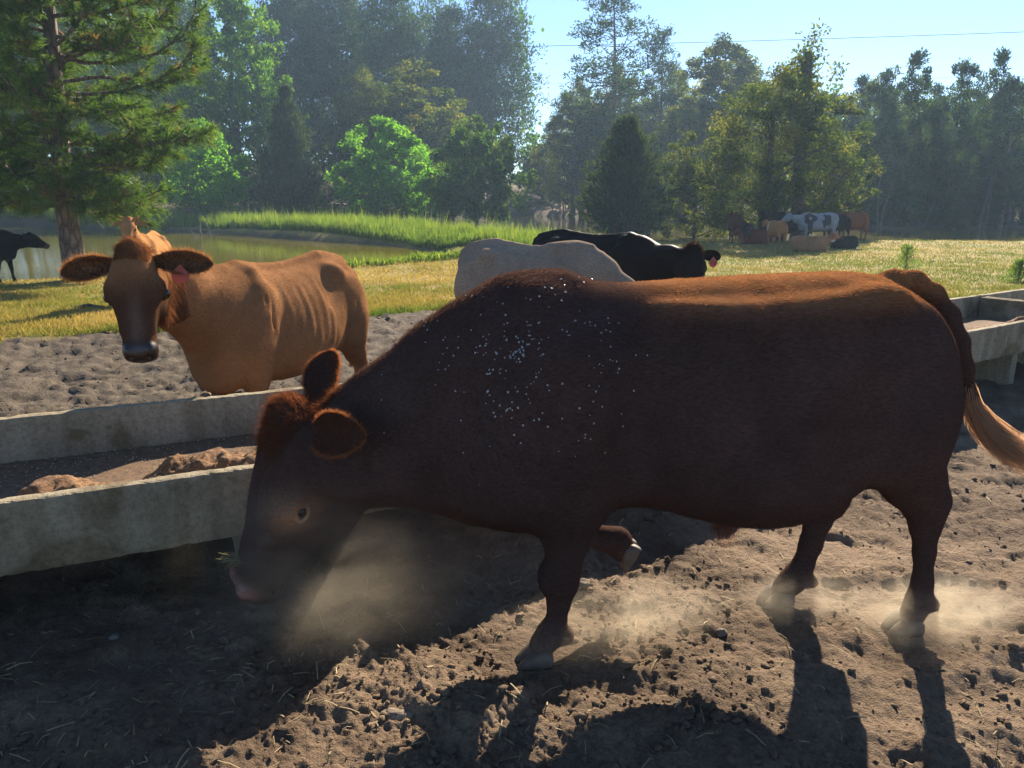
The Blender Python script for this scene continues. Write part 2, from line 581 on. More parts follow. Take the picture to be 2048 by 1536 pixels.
# trough A ends behind the bull's neck; trough B runs on behind the bull; trough C follows at the right edge
A_F = (-1.10, 2.92)
A_L = 3.52
A_o = (A_F[0] - a_d[0] * (A_L - 0.80), A_F[1] - a_d[1] * (A_L - 0.80))
trough_a = build_trough(A_o, A_ANG, A_L, 1.30, 'stained concrete feed trough holding brown feed in front of the tan cow', (0.5, 2.74), 3)
drain_hole(trough_a, 3.02, 1.30 - 0.082, 0.515, 0.032, 0.022)
B_END = (6.06, 7.70); B_L = 3.9
B_o = (B_END[0] - b_d[0] * B_L, B_END[1] - b_d[1] * B_L)
trough_b = build_trough(B_o, B_ANG, B_L, 1.20, 'concrete feed trough behind the rump and tail of the bull', (0.5, 2.3, 3.55), 13)
C_o = (B_END[0] + b_d[0] * 0.03, B_END[1] + b_d[1] * 0.03)
trough_c = build_trough(C_o, B_ANG, 3.2, 1.20, 'concrete feed trough cut off by the right edge, beyond the double end wall', (0.5, 2.6), 23, cell=0.06)
M_L = 3.55
M_o = (B_o[0] - b_d[0] * (M_L + 0.03), B_o[1] - b_d[1] * (M_L + 0.03))

trough_m = build_trough(M_o, B_ANG, M_L, 1.20, 'concrete feed trough standing behind the belly of the bull', (1.2, 3.2), 33, cell=0.05)

# feed lying along the front wall of the trough
def feed_material():
    t = NT('ground_feed')
    co = t.objco()
    c = t.ramp(t.noise(70, 5, 0.75, co), [(0.28, (0.075, 0.032, 0.013)), (0.52, (0.21, 0.105, 0.042)), (0.75, (0.42, 0.26, 0.12))])
    c = t.mix(t.attr('pile').outputs['Fac'], t.ramp(t.noise(25, 5, 0.7, co), [(0.3, (0.075, 0.043, 0.022)), (0.7, (0.21, 0.12, 0.055))]), c)
    p = principled(t, Base_Color=c, Roughness=0.95)
    t.set(p.inputs['Normal'], t.bump(t.noise(90, 5, 0.75, co), 0.9, 0.012))
    return t.done(p)
FEED = feed_material()
def feed_bed(trough, L, width, seed, amount=0.10, cell=0.0105):
    nx, ny = int(L / cell), int(width / cell * 0.85)
    x = np.linspace(0.08, L - 0.08, nx); y = np.linspace(0.075, width - 0.075, ny)
    X, Y = np.meshgrid(x, y, indexing='ij')
    lump = fbm2(X * 5 + seed, Y * 5, 4, 5 + seed)
    front = np.exp(-((Y - 0.36 - 0.10 * fbm2(X * 2, X * 0, 2, seed)) / np.where(Y < 0.36, 0.30, 0.20)) ** 2)
    grow = 0.72 + 0.33 * sstep(0.5, 0.78, X / L)
    pile = np.clip(0.86 + 0.6 * fbm2(X * 2.2 + seed, X * 0 + 1, 3, 9 + seed) + 0.55 * lump + 0.13 * fbm2(X * 14, Y * 14, 3, 6) + 0.10 * np.abs(fbm2(X * 34, Y * 34, 2, 7)), 0, 1.25) * front * grow
    Z = 0.074 + amount * pile + 0.010 * fbm2(X * 26, Y * 26, 3, 2) * (0.4 + pile) + 0.012 * np.maximum(0, fbm2(X * 3, Y * 3, 3, 3))
    V = np.stack([X, Y, Z + (TROUGH_TOP - 0.30)], -1).reshape(-1, 3)
    i = (np.arange(nx - 1)[:, None] * ny + np.arange(ny - 1)[None, :]).ravel()
    F = np.stack([i, i + ny, i + ny + 1, i + 1], 1)
    me = mesh_from('feed', V, F)
    vfloat(me, 'pile', sstep(0.02, 0.30, pile + 0.06 * fbm2(X * 40, Y * 40, 2, 8)).ravel())
    o = obj('feed', me, FEED)
    o.matrix_world = Matrix.Translation(trough.location) @ Matrix.Rotation(trough.rotation_euler.z, 4, 'Z')
    o['kind'] = 'stuff'
    return o
feed_bed(trough_a, A_L, 1.30, 1, 0.19)
feed_bed(trough_b, B_L, 1.20, 4, 0.13, 0.02)
# ------------------------------------------------------------------ trees and plants
LEAF_BRIGHT = foliage_mat('bright_leaf', [(0.0, (0.085, 0.19, 0.022)), (0.6, (0.14, 0.29, 0.035)), (1.0, (0.22, 0.35, 0.05))], 0.6, (1.35, 1.55, 0.5), 0.004)
LEAF_MID = foliage_mat('green_leaf', [(0.0, (0.045, 0.10, 0.020)), (0.6, (0.085, 0.16, 0.030)), (1.0, (0.18, 0.23, 0.045))], 0.5, (1.25, 1.4, 0.5), 0.004)
LEAF_TALL = foliage_mat('light_leaf', [(0.0, (0.06, 0.13, 0.02)), (0.6, (0.11, 0.21, 0.032)), (1.0, (0.2, 0.28, 0.05))], 0.55, (1.3, 1.45, 0.5), 0.004)
LEAF_OAK = foliage_mat('olive_leaf', [(0.0, (0.042, 0.075, 0.018)), (0.6, (0.095, 0.130, 0.028)), (1.0, (0.24, 0.22, 0.05))], 0.5, (1.3, 1.3, 0.5), 0.004)
NEEDLE = foliage_mat('pine_needle', [(0.0, (0.026, 0.058, 0.020)), (0.6, (0.050, 0.095, 0.028)), (1.0, (0.11, 0.125, 0.04))], 0.35, (1.2, 1.3, 0.5), 0.004)
NEEDLE_NEAR = foliage_mat('long_pine_needle', [(0.0, (0.065, 0.12, 0.026)), (0.55, (0.11, 0.185, 0.042)), (0.85, (0.17, 0.22, 0.06)), (1.0, (0.24, 0.13, 0.055))], 0.42, (1.25, 1.35, 0.5), 0.012)
CEDAR = foliage_mat('cedar_spray', [(0.0, (0.032, 0.055, 0.024)), (0.6, (0.055, 0.085, 0.034)), (1.0, (0.10, 0.115, 0.045))], 0.35, (1.2, 1.25, 0.6), 0.003)
REED = foliage_mat('lush_grass', [(0.0, (0.080, 0.130, 0.028)), (0.6, (0.145, 0.205, 0.048)), (1.0, (0.29, 0.29, 0.10))], 0.5, (1.3, 1.45, 0.5), 0.0)
GRASS = foliage_mat('pasture_grass', [(0.0, (0.10, 0.16, 0.03)), (0.45, (0.20, 0.205, 0.055)), (0.75, (0.36, 0.26, 0.09)), (1.0, (0.50, 0.37, 0.16))], 0.4, (1.15, 1.15, 0.6), 0.0)

def bark_material(name, lo, hi, scale=9):
    t = NT(name)
    co = t.objco()
    v = t.n('TexVoronoi', {'feature': 'DISTANCE_TO_EDGE'}, Scale=scale)
    t.set(v.inputs['Vector'], t.mapping(co, (1.0, 1.0, 0.32)))
    n = t.noise(scale * 3, 5, 0.65, co)
    c = t.ramp(t.math('ADD', t.math('MULTIPLY', v.outputs[0], 1.5), t.math('MULTIPLY', n, 0.6)), [(0.25, lo), (0.75, hi)])
    p = principled(t, Base_Color=c, Roughness=0.9)
    t.set(p.inputs['Normal'], t.bump(v.outputs[0], 1.0, 0.05))
    return t.done(p)
BARK_PINE = bark_material('pine_bark', (0.06, 0.042, 0.032), (0.24, 0.17, 0.125), 7)
BARK = bark_material('grey_bark', (0.045, 0.036, 0.028), (0.15, 0.12, 0.095), 10)

class Wood:
    def __init__(self):
        self.V, self.F, self.n = [], [], 0
    def tube(self, pts, rad, sides=7):
        P = np.array(pts, float); m = len(P)
        T = np.gradient(P, axis=0); T /= np.linalg.norm(T, axis=1, keepdims=True) + 1e-9
        ref = np.array([0.3, 0.9, 0.2])
        A = np.cross(T, ref); A /= np.linalg.norm(A, axis=1, keepdims=True) + 1e-9
        B = np.cross(T, A)
        an = np.linspace(0, 2 * np.pi, sides, endpoint=False)
        rad = np.asarray(rad, float)
        ring = P[:, None, :] + rad[:, None, None] * (np.cos(an)[None, :, None] * A[:, None, :] + np.sin(an)[None, :, None] * B[:, None, :])
        self.V.append(ring.reshape(-1, 3))
        i = np.arange(m - 1)[:, None] * sides; j = np.arange(sides)[None, :]; jn = (j + 1) % sides
        self.F.append(np.stack([i + j, i + jn, i + sides + jn, i + sides + j], -1).reshape(-1, 4) + self.n)
        self.n += m * sides
    def mesh(self, name):
        return mesh_from(name, np.concatenate(self.V), np.concatenate(self.F))

def bend_path(a, b, r, wob=0.1, n=6, sag=0.0):
    a = np.array(a, float); b = np.array(b, float)
    t = np.linspace(0, 1, n)[:, None]
    L = np.linalg.norm(b - a)
    w = r.normal(size=(2, 3)) * wob * L
    return a + (b - a) * t + w[0] * np.sin(np.pi * t) + 0.4 * w[1] * np.sin(2 * np.pi * t) + np.array([0, 0, sag * L]) * np.sin(np.pi * t)

def leaf_mesh(name, C, D, L, W, tone, r):
    """one folded blade per leaf: C centre, D long direction, L length, W width"""
    n = len(C)
    D = D / (np.linalg.norm(D, axis=1, keepdims=True) + 1e-9)
    S = np.cross(D, r.normal(size=(n, 3))); S /= np.linalg.norm(S, axis=1, keepdims=True) + 1e-9
    L = np.broadcast_to(L, (n,))[:, None]; W = np.broadcast_to(W, (n,))[:, None]
    V = np.stack([C - D * L * 0.5, C + S * W * 0.5 + D * L * 0.02, C + D * L * 0.5, C - S * W * 0.5 + D * L * 0.02], 1)
    me = mesh_from(name, V.reshape(-1, 3), np.arange(n * 4).reshape(-1, 4), smooth=False)
    vfloat(me, 'tone', np.clip(tone, 0, 1), 'FACE')
    return me

def crown_points(r, ncl, z0, z1, radius, prof, shell=0.55):
    """cluster centres in a crown envelope: prof(t) scales the radius over the height"""
    t = r.random(ncl * 3)
    keep = r.random(ncl * 3) < np.array([max(prof(x), 0.08) for x in t]) ** 1.2
    t = t[keep][:ncl]
    n = len(t)
    a = r.uniform(0, 2 * np.pi, n)
    # lobes: the outline is uneven around the crown
    lob = 1 + 0.22 * np.sin(a * 2 + 9 * t + r.uniform(0, 6)) + 0.14 * np.sin(a * 5 + 5 * t)
    q = shell + (1 - shell) * r.random(n) ** 0.6
    q = np.where(r.random(n) < 0.25, r.random(n) * 0.7, q)
    rad = radius * np.array([prof(x) for x in t]) * lob * q
    return np.stack([rad * np.cos(a), rad * np.sin(a), z0 + (z1 - z0) * t], 1)

def broadleaf(seed, H, radius, z0, trunk_r, ncl, nlf, leaf, prof=None, cl=0.16, lean=(0, 0), flat=0.7, limbs=14, stems=1, droop=0.2, shell=0.55, leafw=0.62):
    r = np.random.default_rng(seed)
    prof = prof or (lambda t: math.sin(math.pi * min(1, 0.12 + 0.88 * t) ** 0.8) ** 0.65)
    C = crown_points(r, ncl, z0, H - cl * radius * 0.6, radius, prof, shell)
    C[:, 0] += lean[0] * (C[:, 2] / H); C[:, 1] += lean[1] * (C[:, 2] / H)
    w = Wood()
    top = np.array([lean[0] * 0.8, lean[1] * 0.8, H * 0.82])
    trunks = []
    for s in range(stems):
        off = r.normal(size=3) * (0.0 if stems == 1 else 0.10 * radius); off[2] = 0
        tp = top + (r.normal(size=3) * (0.05 if stems == 1 else 0.3) * radius)
        path = bend_path(off * 0.5 + [0, 0, -0.3], tp, r, 0.025, 9)
        rr = trunk_r * (0.75 if stems > 1 else 1) * np.linspace(1.0, 0.12, 9); rr[0] *= 1.35
        w.tube(path, rr, 9); trunks.append((path, rr))
    pick = r.choice(len(C), min(limbs, len(C)), replace=False)
    for i in pick:
        path, rr = trunks[r.integers(len(trunks))]
        zt = C[i][2] - 0.5 * np.hypot(C[i][0], C[i][1])
        k = int(np.clip(np.argmin(np.abs(path[:, 2] - max(zt, z0 * 0.6))), 1, 7))
        w.tube(bend_path(path[k], C[i], r, 0.07, 6), rr[k] * np.linspace(0.5, 0.08, 6), 5)
    n = len(C) * nlf
    size = cl * radius * r.uniform(0.6, 1.35, len(C))
    off = r.normal(size=(len(C), nlf, 3)); off /= np.linalg.norm(off, axis=2, keepdims=True)
    off *= (r.random((len(C), nlf, 1)) ** 0.45) * size[:, None, None]
    off[:, :, 2] *= flat
    P = (C[:, None, :] + off).reshape(-1, 3)
    D = off.reshape(-1, 3) / (np.repeat(size, nlf)[:, None] + 1e-9) + 0.7 * r.normal(size=(n, 3)) - np.array([0, 0, droop])
    tone = np.clip(0.45 + 0.22 * np.repeat(r.normal(size=len(C)), nlf) + 0.22 * r.normal(size=n), 0, 1)
    cm = leaf_mesh('crown', P, D, leaf * r.uniform(0.7, 1.4, n), leaf * leafw * r.uniform(0.7, 1.3, n), tone, r)
    return w.mesh('trunk'), cm

def cone_prof(t):
    return max(0.03, (1 - t) ** 0.8) * (0.75 + 0.25 * min(1, t * 6))

def cedar(seed, H, radius, z0, trunk_r, nsp=5200, per=7):
    """conical evergreen of upswept feathery sprays, wispy at the edge"""
    r = np.random.default_rng(seed)
    nb = 230
    w = Wood()
    w.tube(bend_path((0, 0, -0.3), (0, 0, H * 0.97), r, 0.01, 8), trunk_r * np.linspace(1.1, 0.08, 8), 8)
    P, D, L = [], [], []
    for i in range(nb):
        t = r.random() ** 1.15
        z = z0 + (H - z0) * t
        R_ = radius * (max(0.02, 1 - t) ** 0.66) * r.uniform(0.35, 1.28) * (0.72 + 0.28 * min(1, t * 7 + 0.2))
        a = r.uniform(0, 2 * np.pi)
        out = np.array([math.cos(a), math.sin(a), 0])
        b0 = np.array([0, 0, z - 0.35 * R_]); b1 = out * R_ + np.array([0, 0, z + 0.25 * R_ * r.uniform(0, 1.4)])
        if i % 5 == 0:
            w.tube(bend_path(b0, b1 * 0.85 + b0 * 0.15, r, 0.05, 4), [0.03 * trunk_r * 8, 0.015 * trunk_r * 8, 0.006, 0.004], 4)
        m = int(nsp / nb * (0.4 + 1.2 * R_ / radius))
        s = r.random(m) ** 0.6
        base = b0 + (b1 - b0) * s[:, None] + r.normal(size=(m, 3)) * (0.13 * R_ + 0.07)
        for _ in range(per):
            d = out * 0.75 + np.array([0, 0, 0.95]) + 0.5 * r.normal(size=(m, 3))
            ln = r.uniform(0.10, 0.30, m) * (radius / 1.6)
            P.append(base + 0.3 * d * ln[:, None] + r.normal(size=(m, 3)) * 0.04); D.append(d); L.append(ln)
    P = np.concatenate(P); D = np.concatenate(D); L = np.concatenate(L)
    tone = np.clip(0.4 + 0.25 * r.normal(size=len(P)), 0, 1)
    return w.mesh('trunk'), leaf_mesh('crown', P, D, L, L * 0.20, tone, r)

def tall_pine(seed, H, radius, z0, trunk_r, nbr=60, tuft=26, nl=0.34, conic=0.5, open_=0.0, lean=0.0):
    """forest pine: bare lower trunk, branches carrying clumps of needles"""
    r = np.random.default_rng(seed)
    w = Wood()
    path = bend_path((0, 0, -0.4), (lean, 0, H * 0.985), r, 0.008, 10)
    rr = trunk_r * np.linspace(1.0, 0.10, 10); rr[0] *= 1.2
    w.tube(path, rr, 8)
    P, D, L, tone = [], [], [], []
    def clump(c, size, m, up):
        o = r.normal(size=(m, 3)); o /= np.linalg.norm(o, axis=1, keepdims=True)
        o *= (r.random((m, 1)) ** 0.4) * size; o[:, 2] *= 0.62
        P.append(c + o); D.append(o / size + 0.45 * r.normal(size=(m, 3)) + np.array([0, 0, up])); L.append(r.uniform(0.6, 1.3, m) * nl)
        tone.append(np.clip(0.42 + 0.2 * r.normal() + 0.2 * r.normal(size=m), 0, 1))
    for i in range(nbr):
        t = r.random() ** 0.85
        z = z0 + (H - z0) * t
        px = np.array([np.interp(z, path[:, 2], path[:, 0]), np.interp(z, path[:, 2], path[:, 1]), z])
        R_ = radius * ((1 - t) ** conic * 0.9 + 0.1) * r.uniform(0.6, 1.15) * (0.6 + 0.4 * min(1, t * 4 + 0.3))
        a = r.uniform(0, 2 * np.pi)
        tip = px + np.array([math.cos(a), math.sin(a), 0.25 + 0.25 * r.normal()]) * R_
        bp = bend_path(px, tip, r, 0.08, 5, -0.05)
        w.tube(bp, np.interp(z, path[:, 2], rr) * np.linspace(0.42, 0.05, 5) + 0.012, 4)
        k = 2 + int(3.5 * R_ / radius)
        for j in range(k):
            f = (0.45 if open_ else 0.25) + (1 - (0.45 if open_ else 0.25)) * (j + 1) / k
            c = bp[0] + (tip - bp[0]) * f + r.normal(size=3) * 0.13 * R_
            clump(c, (0.20 * radius + 0.25) * r.uniform(0.55, 1.0) * (0.35 + 0.65 * min(1, R_ / radius) if conic > 0.7 else 1), int(tuft * r.uniform(0.6, 1.3)), 0.5)
    for q in range(4):
        clump(path[-1] - np.array([0, 0, 0.45 * q]), 0.16 + 0.13 * q, tuft, 1.6)
    P = np.concatenate(P); D = np.concatenate(D); L = np.concatenate(L)
    return w.mesh('trunk'), leaf_mesh('crown', P, D, L, L * 0.34, np.concatenate(tone), r)

def near_pine(seed):
    """the big pine on the near shore: needles in brush-like tufts along drooping boughs"""
    r = np.random.default_rng(seed)
    H = 11.5
    w = Wood()
    path = np.array([(0.05, 0, -0.4), (0.0, 0, 0.6), (-0.02, 0, 1.6), (-0.0, 0.02, 2.8), (0.08, 0.05, 4.2), (0.2, 0, 6.0), (0.3, 0, 8.5), (0.4, 0, H)])
    rr = np.array([0.36, 0.285, 0.25, 0.23, 0.20, 0.16, 0.10, 0.03])
    tt = np.linspace(0, 1, 22); kk = np.linspace(0, 1, 8)
    w.tube(np.stack([np.interp(tt, kk, path[:, i]) for i in range(3)], 1), np.interp(tt, kk, rr), 12)
    tips, dirs = [], []
    for i in range(120):
        z = 2.15 + (H - 2.15) * (i / 119) ** 1.45
        px = np.array([np.interp(z, path[:, 2], path[:, k]) for k in range(3)])
        a = i * 2.399 + r.normal() * 0.35
        Lb = (3.7 - 2.2 * ((z - 1.75) / (H - 1.75)) ** 1.3) * r.uniform(0.7, 1.12)
        if z < 3.2:
            Lb *= 0.80
        out = np.array([math.cos(a), math.sin(a), 0.0])
        rise = r.uniform(0.0, 0.35) + 0.35 * ((z - 1.75) / (H - 1.75))
        rise += 0.16 * r.normal()
        tip = px + out * Lb + np.array([0, 0, Lb * rise - 0.15])
        bp = bend_path(px, tip, r, 0.09, 7, -0.09)
        w.tube(bp, np.linspace(0.055, 0.012, 7), 5)
        ntw = int((9 + 7.5 * Lb) * (1.0 if z < 7.6 else 0.45))
        for j in range(ntw):
            f = 0.22 + 0.78 * (j + r.random()) / ntw
            b0 = np.array([np.interp(f, np.linspace(0, 1, 7), bp[:, k]) for k in range(3)])
            side = np.cross(out, [0, 0, 1]) * r.choice([-1, 1])
            d = out * r.uniform(0.3, 1.0) + side * r.uniform(0.2, 1.1) + np.array([0, 0, r.uniform(-0.35, 0.95)])
            d /= np.linalg.norm(d)
            tw = r.uniform(0.25, 0.7) * (1.15 - 0.5 * f)
            b1 = b0 + d * tw
            w.tube(np.array([b0, (b0 + b1) / 2 + [0, 0, -0.03], b1]), [0.014, 0.011, 0.008], 4)
            tips.append(b1); dirs.append(d + np.array([0, 0, 0.25]))
            if tw > 0.4:
                tips.append((b0 + b1) / 2); dirs.append(d + r.normal(size=3) * 0.4)
        tips.append(tip); dirs.append(out + np.array([0, 0, 0.5]))
    tips = np.array(tips); dirs = np.array(dirs); dirs /= np.linalg.norm(dirs, axis=1, keepdims=True)
    m = 26
    n = len(tips)
    o = r.normal(size=(n, m, 3)); o /= np.linalg.norm(o, axis=2, keepdims=True)
    D = dirs[:, None, :] * r.uniform(0.25, 1.3, (n, m, 1)) + o * 0.85
    D /= np.linalg.norm(D, axis=2, keepdims=True)
    base = tips[:, None, :] - dirs[:, None, :] * (0.16 * r.random((n, m, 1)))
    L = r.uniform(0.20, 0.36, (n, m, 1))
    tip = base + D * L - np.array([0, 0, 0.05]) * (L / 0.25) ** 2
    S = np.cross(D, r.normal(size=(n, m, 3))); S /= np.linalg.norm(S, axis=2, keepdims=True)
    wd = 0.0105
    V = np.stack([base - S * wd, base + S * wd, tip], 2).reshape(-1, 3)
    me = mesh_from('needles', V, np.arange(len(V)).reshape(-1, 3), smooth=False)
    tone = np.clip(0.42 + 0.16 * np.repeat(r.normal(size=n), m) + 0.13 * r.normal(size=n * m) + np.repeat((r.random(n) < 0.05) * 0.6, m), 0, 1)
    vfloat(me, 'tone', tone, 'FACE')
    return w.mesh('trunk'), me

def tree(name, meshes, mats, x, y, rz, label, sc=(1, 1, 1), group='trees round the ponds', z=None, cat='tree'):
    root = empty(name, (x, y, gz(x, y) if z is None else z), rz)
    root.scale = sc
    tag(root, label, cat, group)
    tr, cr = meshes
    obj('trunk', tr, mats[0], root)
    obj('crown', cr, mats[1], root)
    return root

def put(kind, px, Y, ytop, name, label, mats, meshes, H, rz=0.0, widen=1.0, z=None, group='trees round the ponds'):
    """stand a tree (mesh height H) at distance Y in direction px so that its tip reaches row ytop"""
    p = at(px, 400, Y)
    z0 = gz(p.x, Y) if z is None else z
    top = at(px, ytop, Y).z
    s = (top - z0) / H
    return tree(name, meshes, mats, p.x, Y, rz, label, (s * widen, s * widen, s), group, z0)

# --- prototypes (unit trees are built at natural size and scaled a little where they stand)
def hprof(lo, peak):
    def f(t):
        return (min(1, lo + (1 - lo) * t / peak) if t < peak else max(0.0, 1 - ((t - peak) / (1 - peak)) ** 1.9)) ** 0.8
    return f
mk = {}
mk['bright'] = broadleaf(101, 9.0, 4.1, 1.1, 0.20, 150, 150, 0.27, hprof(0.55, 0.35), 0.17, limbs=22, lean=(0.4, 0))
mk['sapling'] = broadleaf(102, 8.0, 3.6, 1.2, 0.16, 110, 130, 0.26, hprof(0.6, 0.25), 0.19, limbs=18)
mk['pear'] = broadleaf(103, 9.0, 3.9, 1.3, 0.17, 170, 130, 0.27, hprof(0.6, 0.35), 0.14, flat=1.2, droop=0.8, limbs=18)
mk['big'] = broadleaf(104, 24.0, 8.0, 3.0, 0.50, 330, 130, 0.38, hprof(0.6, 0.45), 0.14, limbs=26)
mk['oak'] = broadleaf(105, 15.0, 6.2, 2.0, 0.52, 320, 150, 0.21, hprof(0.75, 0.35), 0.16, limbs=26, lean=(0.5, 0))
mk['airy'] = broadleaf(106, 20.0, 4.6, 6.0, 0.32, 170, 130, 0.30, hprof(0.5, 0.5), 0.17, limbs=26, stems=2)
mk['slim'] = broadleaf(107, 13.0, 2.6, 2.0, 0.20, 150, 110, 0.20, hprof(0.7, 0.35), 0.22, limbs=18)
mk['leaning'] = broadleaf(108, 9.0, 2.9, 0.6, 0.16, 130, 110, 0.19, hprof(0.9, 0.3), 0.19, limbs=16, lean=(1.2, 0))
mk['cedar'] = cedar(201, 7.0, 2.6, 1.15, 0.17, 4300)
mk['cedar_tall'] = cedar(202, 11.0, 3.1, 0.6, 0.20, 6000)
mk['pine'] = tall_pine(301, 30.0, 5.2, 11.0, 0.42, 80, 30, 0.5, 0.42)
mk['pine_dense'] = tall_pine(302, 27.0, 8.6, 3.0, 0.45, 260, 40, 0.50, 0.34)
def plume(t):
    return max(0.05, (1 - t) ** 0.62) * (0.8 + 0.2 * min(1, t * 5)) * (1 + 0.12 * math.sin(t * 23))
mk['pine_young'] = broadleaf(303, 16.0, 3.6, 0.8, 0.24, 210, 110, 0.34, plume, 0.13, flat=1.5, droop=-0.9, limbs=20, shell=0.35, leafw=0.28)
mk['pine_young2'] = broadleaf(304, 15.0, 3.3, 0.5, 0.22, 190, 110, 0.34, plume, 0.15, flat=1.6, droop=-0.9, limbs=20, shell=0.4, lean=(0.4, 0), leafw=0.28)
mk['pine_young3'] = broadleaf(306, 15.5, 3.0, 1.5, 0.20, 150, 110, 0.32, plume, 0.16, flat=1.3, droop=-0.7, limbs=20, shell=0.5, lean=(-0.4, 0), leafw=0.3)
mk['pine_open'] = tall_pine(305, 33.0, 5.8, 13.0, 0.45, 70, 30, 0.5, 0.30, 1)

np_x = at(130, 505, 19.6)
npm = near_pine(401)
root = empty('pine_tree', (np_x.x + 0.2, 19.6, gz(np_x.x, 19.6)), 0)
tag(root, 'big long-needled pine with thick bark trunk on the near pond shore', 'tree', 'trees round the ponds')
obj('trunk', npm[0], BARK_PINE, root); obj('crown', npm[1], NEEDLE_NEAR, root)

put('b', 415, 62, 238, 'broadleaf_tree', 'small bright green tree just right of the big near pine', (BARK, LEAF_BRIGHT), mk['sapling'], 8.0, 0.4)
put('b', 585, 66, 180, 'cedar_tree', 'dark conical cedar between the two bright green trees', (BARK, CEDAR), mk['cedar_tall'], 11.0, 0.0, 0.98)
put('b', 765, 64, 228, 'broadleaf_tree', 'bright yellow-green tree with short leaning trunk in the tall grass', (BARK, LEAF_BRIGHT), mk['bright'], 9.0, 1.0, 1.06)
put('b', 848, 71, 288, 'broadleaf_tree', 'small green tree tucked behind the right side of the bright yellow-green tree', (BARK, LEAF_BRIGHT), mk['sapling'], 8.0, 2.0, 0.8)
put('b', 955, 62, 225, 'broadleaf_tree', 'green tree with hanging leaves and thin straight trunk by the wire fence', (BARK, LEAF_MID), mk['pear'], 9.0, 0.0, 1.0)
put('b', 1250, 42.5, 243, 'cedar_tree', 'feathery cedar standing at the water between the cows and the far pond', (BARK, CEDAR), mk['cedar'], 7.0, 0.5, 1.02)
put('b', 1390, 44.0, 250, 'broadleaf_tree', 'slender tree with yellow-green drooping branches left of the oak trunk', (BARK, LEAF_OAK), mk['leaning'], 9.0, 3.6, 0.9)
put('b', 1528, 41.5, 122, 'oak_tree', 'large oak with a thick dark trunk shading the resting herd', (BARK, LEAF_OAK), mk['oak'], 15.0, 0.3, 1.0)
put('b', 1668, 47.5, 170, 'broadleaf_tree', 'yellowish bushy tree right of the broken dead trunk', (BARK, LEAF_OAK), mk['slim'], 13.0, 0.9, 1.25)
# back rows on the left
put('b', 485, 76, -60, 'broadleaf_tree', 'very tall light green tree rising behind the small bright tree', (BARK, LEAF_TALL), mk['big'], 24.0, 0.0, 0.76)
put('b', 250, 92, -90, 'broadleaf_tree', 'tall tree behind the crown of the big near pine', (BARK, LEAF_MID), mk['big'], 24.0, 2.2, 0.9)
put('b', 40, 88, -60, 'pine_tree', 'dark pine at the left edge behind the big near pine', (BARK_PINE, NEEDLE), mk['pine_dense'], 27.0, 1.0, 0.9)
put('b', 690, 117, -70, 'pine_tree', 'tall dark pine behind the conical cedar', (BARK_PINE, NEEDLE), mk['pine_dense'], 27.0, 0.3, 0.85)
put('b', 600, 122, -60, 'pine_tree', 'dark pine between the tall light green tree and the dark pine', (BARK_PINE, NEEDLE), mk['pine_dense'], 27.0, 4.0, 0.85)
put('b', 800, 104, -25, 'pine_tree', 'tall dark pine rising behind the bright yellow-green tree', (BARK_PINE, NEEDLE), mk['pine_dense'], 27.0, 2.3, 0.80)
put('b', 985, 122, -8, 'pine_tree', 'broad dark pine left of the gap of open sky', (BARK_PINE, NEEDLE), mk['pine_dense'], 27.0, 5.0, 0.84)
put('b', 835, 84, 105, 'broadleaf_tree', 'olive green tree in front of the broad dark pine', (BARK, LEAF_OAK), mk['slim'], 13.0, 0.0, 1.55)
put('b', 905, 90, 190, 'broadleaf_tree', 'dull green tree behind the tree with hanging leaves', (BARK, LEAF_MID), mk['slim'], 13.0, 1.7, 1.5)
put('b', 160, 106, -110, 'pine_tree', 'tall dark pine rising directly behind the top of the big near pine', (BARK_PINE, NEEDLE), mk['pine_dense'], 27.0, 0.8, 0.9)
put('b', 360, 120, -60, 'pine_tree', 'dark pine left of the very tall light green tree', (BARK_PINE, NEEDLE), mk['pine_dense'], 27.0, 3.1, 0.85)
put('b', 900, 116, 30, 'pine_tree', 'dark pine behind and left of the broad dark pine', (BARK_PINE, NEEDLE), mk['pine_dense'], 27.0, 1.1, 0.85)
put('b', 745, 86, 130, 'broadleaf_tree', 'shaded tree directly above the bright yellow-green tree', (BARK, LEAF_MID), mk['oak'], 15.0, 3.3, 0.8)
put('b', 330, 80, 190, 'broadleaf_tree', 'shaded tree left of the small bright green tree', (BARK, LEAF_MID), mk['oak'], 15.0, 5.0, 0.9)
# middle and right
put('b', 1215, 96, -25, 'pine_tree', 'tallest open-crowned pine standing against the sky', (BARK_PINE, NEEDLE), mk['pine_open'], 33.0, 0.0, 1.3)
put('b', 1312, 98, 65, 'pine_tree', 'slim pine right of the tallest pine', (BARK_PINE, NEEDLE), mk['pine'], 30.0, 2.0, 0.95)
put('b', 1425, 92, 62, 'broadleaf_tree', 'tall airy round-topped tree behind the oak', (BARK, LEAF_OAK), mk['airy'], 20.0, 0.0, 1.15)
put('b', 1165, 100, 190, 'broadleaf_tree', 'hazy tree below the left side of the tallest pine', (BARK, LEAF_MID), mk['airy'], 20.0, 2.0, 1.25)
put('b', 1260, 90, 215, 'broadleaf_tree', 'hazy green tree behind the feathery cedar', (BARK, LEAF_MID), mk['slim'], 13.0, 0.5, 1.9)
put('b', 1360, 86, 190, 'broadleaf_tree', 'hazy dull tree behind the slender yellow-green tree', (BARK, LEAF_OAK), mk['oak'], 15.0, 1.5, 0.9)
put('b', 1085, 118, 285, 'broadleaf_tree', 'low dark tree filling the foot of the sky gap', (BARK, LEAF_MID), mk['oak'], 15.0, 2.5, 1.0)
